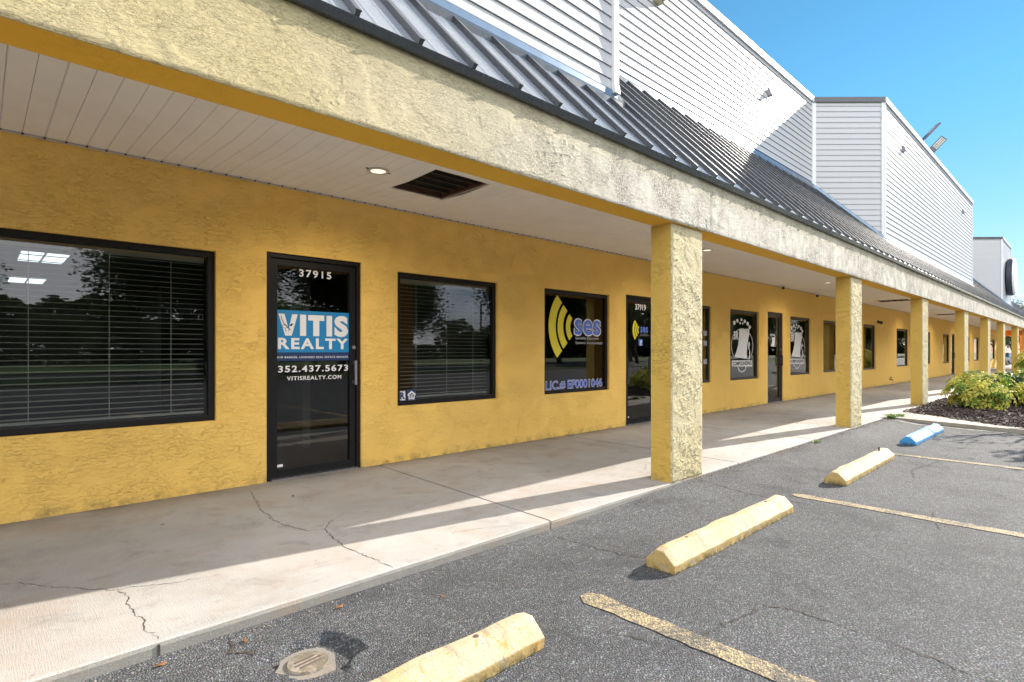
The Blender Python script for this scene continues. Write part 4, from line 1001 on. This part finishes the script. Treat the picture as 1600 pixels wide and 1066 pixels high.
for k in range(900):
    x = r.choice([r.uniform(.1, 12.3), r.uniform(5, 12.3)]); y = KERB-.012-abs(r.gauss(0, .05)); s_ = r.uniform(.002, .006)*(1 if x < 5 else 1.5); q = Matrix.Rotation(r.uniform(0, 6.3), 3, 'Z')
    c = Vector((x, y, az(x, y)+s_*.5)); mb.hexa([c+q @ Vector(p) for p in [(-s_, -s_*.7, -s_*.6), (s_, -s_*.8, -s_*.6), (s_*.9, s_*.7, -s_*.6), (-s_*.8, s_, -s_*.6), (-s_*.6, -s_*.5, s_*.5), (s_*.6, -s_*.4, s_*.6), (s_*.5, s_*.5, s_*.5), (-s_*.6, s_*.5, s_*.6)]])
tag(mb.build('kerb_grit', 'collar'), kind='stuff')

# ------------------------------------------------------------------ trees (seen beyond the end and mirrored in the glass)
def tree_proto(seed, H, cr, nleaf, leafs, mat, spread=.17):
    r = random.Random(seed); mt = MB(); tips = []
    def branch(p, d, L, rad, lv):
        pts = [p]; q = d.copy()
        for k in range(3):
            q = (q+Vector((r.gauss(0, .16), r.gauss(0, .16), r.gauss(.03, .10)))).normalized(); pts.append(pts[-1]+q*L/3)
        mt.tube(pts, [rad, rad*.86, rad*.74, rad*.6], 6, cap=False)
        if lv >= 2: tips.append((pts[-1], L)); tips.append((pts[2], L*.8))
        if lv < 3:
            for k in range(r.randint(2, 4) if lv else r.randint(4, 5)):
                a = r.uniform(0, 6.3); sp = r.uniform(.45, .95)
                dd = (q*math.cos(sp)+(q.orthogonal().normalized()*math.cos(a)+q.cross(q.orthogonal().normalized())*math.sin(a))*math.sin(sp)); dd.z += .15
                branch(pts[-1 if k else 2], dd.normalized(), L*r.uniform(.6, .8), rad*.55, lv+1)
    branch(Vector((0, 0, -.1)), Vector((r.gauss(0, .08), r.gauss(0, .08), 1)), H*.30, H*.024, 0)
    ml = MB(); per = max(1, nleaf//len(tips))
    for (c, L) in tips:
        for k in range(per):
            v = Vector((r.gauss(0, 1), r.gauss(0, 1), r.gauss(0, .7))); v.x, v.y, v.z = (max(-1.8, min(1.8, q_)) for q_ in v); p = c+v*cr*spread
            s_ = leafs*r.uniform(.6, 1.3); q = Matrix.Rotation(r.uniform(0, 6.3), 3, 'Z') @ Matrix.Rotation(r.gauss(0, .8), 3, 'X')
            ml.quad(p+q @ Vector((-s_, 0, 0)), p+q @ Vector((0, -s_*.5, 0)), p+q @ Vector((s_, 0, 0)), p+q @ Vector((0, s_*.5, 0)))
    zs = max(v[2] for v in ml.v); k = H/zs
    for q in (mt, ml): q.v = [(v[0]*k, v[1]*k, v[2]*k) for v in q.v]
    return mt.mesh('trunk', 'bark'), ml.mesh('crown', mat)
PR = [tree_proto(3, 9.5, 5.0, 46000, .105, 'leaf_o', .20), tree_proto(8, 8.0, 4.2, 42000, .10, 'leaf_o', .20), tree_proto(15, 5.0, 2.2, 4000, .12, 'leaf_g'), tree_proto(21, 4.6, 1.6, 700, .05, 'leaf_g', .09)]
def tree(pi, x, y, s_, rz_, label, group='trees across the parking lot', z=-.05):
    t = thing('broadleaf_tree', label, 'tree', (x, y, z), rz_, group)
    a = link('trunk', PR[pi][0], t); b = link('crown', PR[pi][1], t); t.scale = (s_, s_, s_)
TR = [(0, 9.2, -24, .98, 0.3, 'broad tree across the lot, mirrored in the middle of the widest window'), (1, -1.2, -20, .70, 1.3, 'rounded tree across the lot, mirrored at the left edge of the widest window'),
      (1, 13.2, -27, 1.2, 2.2, 'spreading tree mirrored at the right side of the widest window'), (2, 10.2, -17.5, .85, .4, 'slim young tree on the verge mirrored low in the widest window'),
      (0, 17.5, -24, 1.05, 4.0, 'dark tree mirrored in the sign door'), (1, 22.5, -24, 1.15, 4.7, 'dark tree mirrored at the left of the window beside the sign door'), (0, 35.5, -25, 1.1, 5.0, 'tree mirrored behind the yellow waves decal'),
      (0, 43, -27, 1.15, 1.0, 'tree mirrored at the right of the waves window'), (1, 51, -23, 1.1, 2.0, 'tree mirrored in the door with the small waves'), (0, 60, -30, 1.1, 3.0, 'tree mirrored in the narrow window behind the first pillar'),
      (1, 82, -26, 1.1, .5, 'tree mirrored in the emblem door'), (0, 97, -28, 1.15, 1.5, 'far tree mirrored in the window right of the emblem door'), (1, 112, -25, 1.2, 2.6, 'far tree mirrored in the windows past the second pillar'),
      (0, 128, -27, 1.15, 3.9, 'far tree down the road mirrored beyond the second pillar'), (1, 150, -26, 1.2, 5.0, 'far tree down the road mirrored before the third pillar'), (0, 185, -28, 1.2, .9, 'farthest roadside tree mirrored past the third pillar'), (1, 230, -27, 1.25, 1.9, 'roadside tree beyond the farthest one mirrored in the far windows'),
      (0, -8, -30, 1.1, 2.4, 'tree far left across the road'), (1, 25, -44, .8, 2.4, 'low distant tree left of the gap beyond the road'), (0, 4, -46, .5, 4.4, 'distant tree behind the broad mirrored tree'), (1, 18, -48, .9, 1.4, 'distant tree filling the space under the spreading crown')]
for a in TR: tree(*a)
tree(3, 16.4, -1.0, 1.0, .7, 'small tree in the near island whose branches shade the stall', 'trees by the shops', .03)
tree(1, 66, 5.6, .80, .2, 'tree showing over the far end of the metal roof', 'trees by the shops')
tree(0, 80, 9.0, .75, 1.2, 'dense tree beyond the far end of the walk, left', 'trees by the shops')
tree(1, 84, 6.6, .75, 2.2, 'dense tree beyond the far end of the walk, right', 'trees by the shops')
tree(0, 95, 3.5, .8, 3.2, 'tree farthest behind the end of the shops', 'trees by the shops')
def hedge(name, x0, x1, y, d, h, n, seed, label):
    r = random.Random(seed); mb = MB()
    for k in range(n):
        x = r.uniform(x0, x1) if r.random() < .45 else r.uniform(-25, 120); top = h*(.70+.45*noise.noise(Vector((x*.09, seed, 0)))+.2*noise.noise(Vector((x*.4, seed, 0)))); p = Vector((x, y+r.uniform(-d, d), r.random()**.8*top)); s_ = r.uniform(.25, .6)*(1 if x < 160 else 1.8)
        if 46 < x < 55 and p.z > 2.2: continue
        q = Matrix.Rotation(r.uniform(0, 6.3), 3, 'Z') @ Matrix.Rotation(r.gauss(0, .8), 3, 'X')
        mb.quad(p+q @ Vector((-s_, 0, 0)), p+q @ Vector((0, -s_*.55, 0)), p+q @ Vector((s_, 0, 0)), p+q @ Vector((0, s_*.55, 0)))
    o = mb.build(name, 'leaf_o'); tag(o, label, kind='stuff')
hedge('far_woodland', -70, 420, -62, 4, 8.5, 80000, 3, 'distant dark woodland across the field')
# lamp post mirrored in the window beside the door
t = thing('lamp_post', 'tall grey lamp post across the lot mirrored in the window right of the sign door', 'lamp post', (28.6, -22.5, -.05))
mb = MB(); mb.tube([(0, 0, 0), (0, 0, 5.2)], [.09, .06], 10); mb.build('pole', 'postgrey', t); mb = MB(); mb.tube([(0, 0, 5.15), (.5, .1, 5.35), (1.0, .2, 5.3)], .04, 8); mb.build('arm', 'postgrey', t)
mb = MB(); mb.box(.8, 1.35, .05, .35, 5.24, 5.34); mb.build('head', 'postgrey', t, bevel=.02)
# parked car past the end
t = thing('parked_car', 'silver car parked past the far end of the walk', 'car', (74.0, 5.75, -.32), R(200))
mb = MB(); side = [(-2.2, .35), (-2.25, .65), (-2.1, .85), (-1.2, .95), (-.5, 1.38), (.7, 1.42), (1.5, 1.02), (2.15, .95), (2.25, .6), (2.2, .32)]
W_ = .88
def ins(z): return W_ if z < 1.0 else W_-.22*(z-1.0)/.42
n = len(side)
for s_ in (-1, 1): mb.v += [(x, s_*ins(z), z) for x, z in side]
for k in range(n): mb.f.append((k, (k+1) % n, n+(k+1) % n, n+k)); mb.mi.append(0)
mb.f += [tuple(range(n)), tuple(reversed(range(n, 2*n)))]; mb.mi += [0, 0]
mb.build('body', 'carpaint', t, bevel=.05)
mb = MB()
for s_ in (-1, 1): mb.poly([(x, s_*(ins(z)+.012), z) for x, z in [(-1.05, .99), (-.48, 1.31), (.65, 1.34), (1.3, 1.03)]])
mb.quad((-1.16, -.7, 1.0), (-1.16, .7, 1.0), (-.56, .62, 1.37), (-.56, -.62, 1.37)); mb.build('window', 'carglass', t)
for x in (-1.4, 1.4):
    for s_ in (-1, 1): mb = MB(); mb.tube([(x, s_*.72, .33), (x, s_*.92, .33)], .33, 18); wh = mb.build('wheel', 'rubber', t); mb = MB(); mb.tube([(x, s_*.921, .33), (x, s_*.93, .33)], .2, 14); mb.build('rim', 'steel', wh)
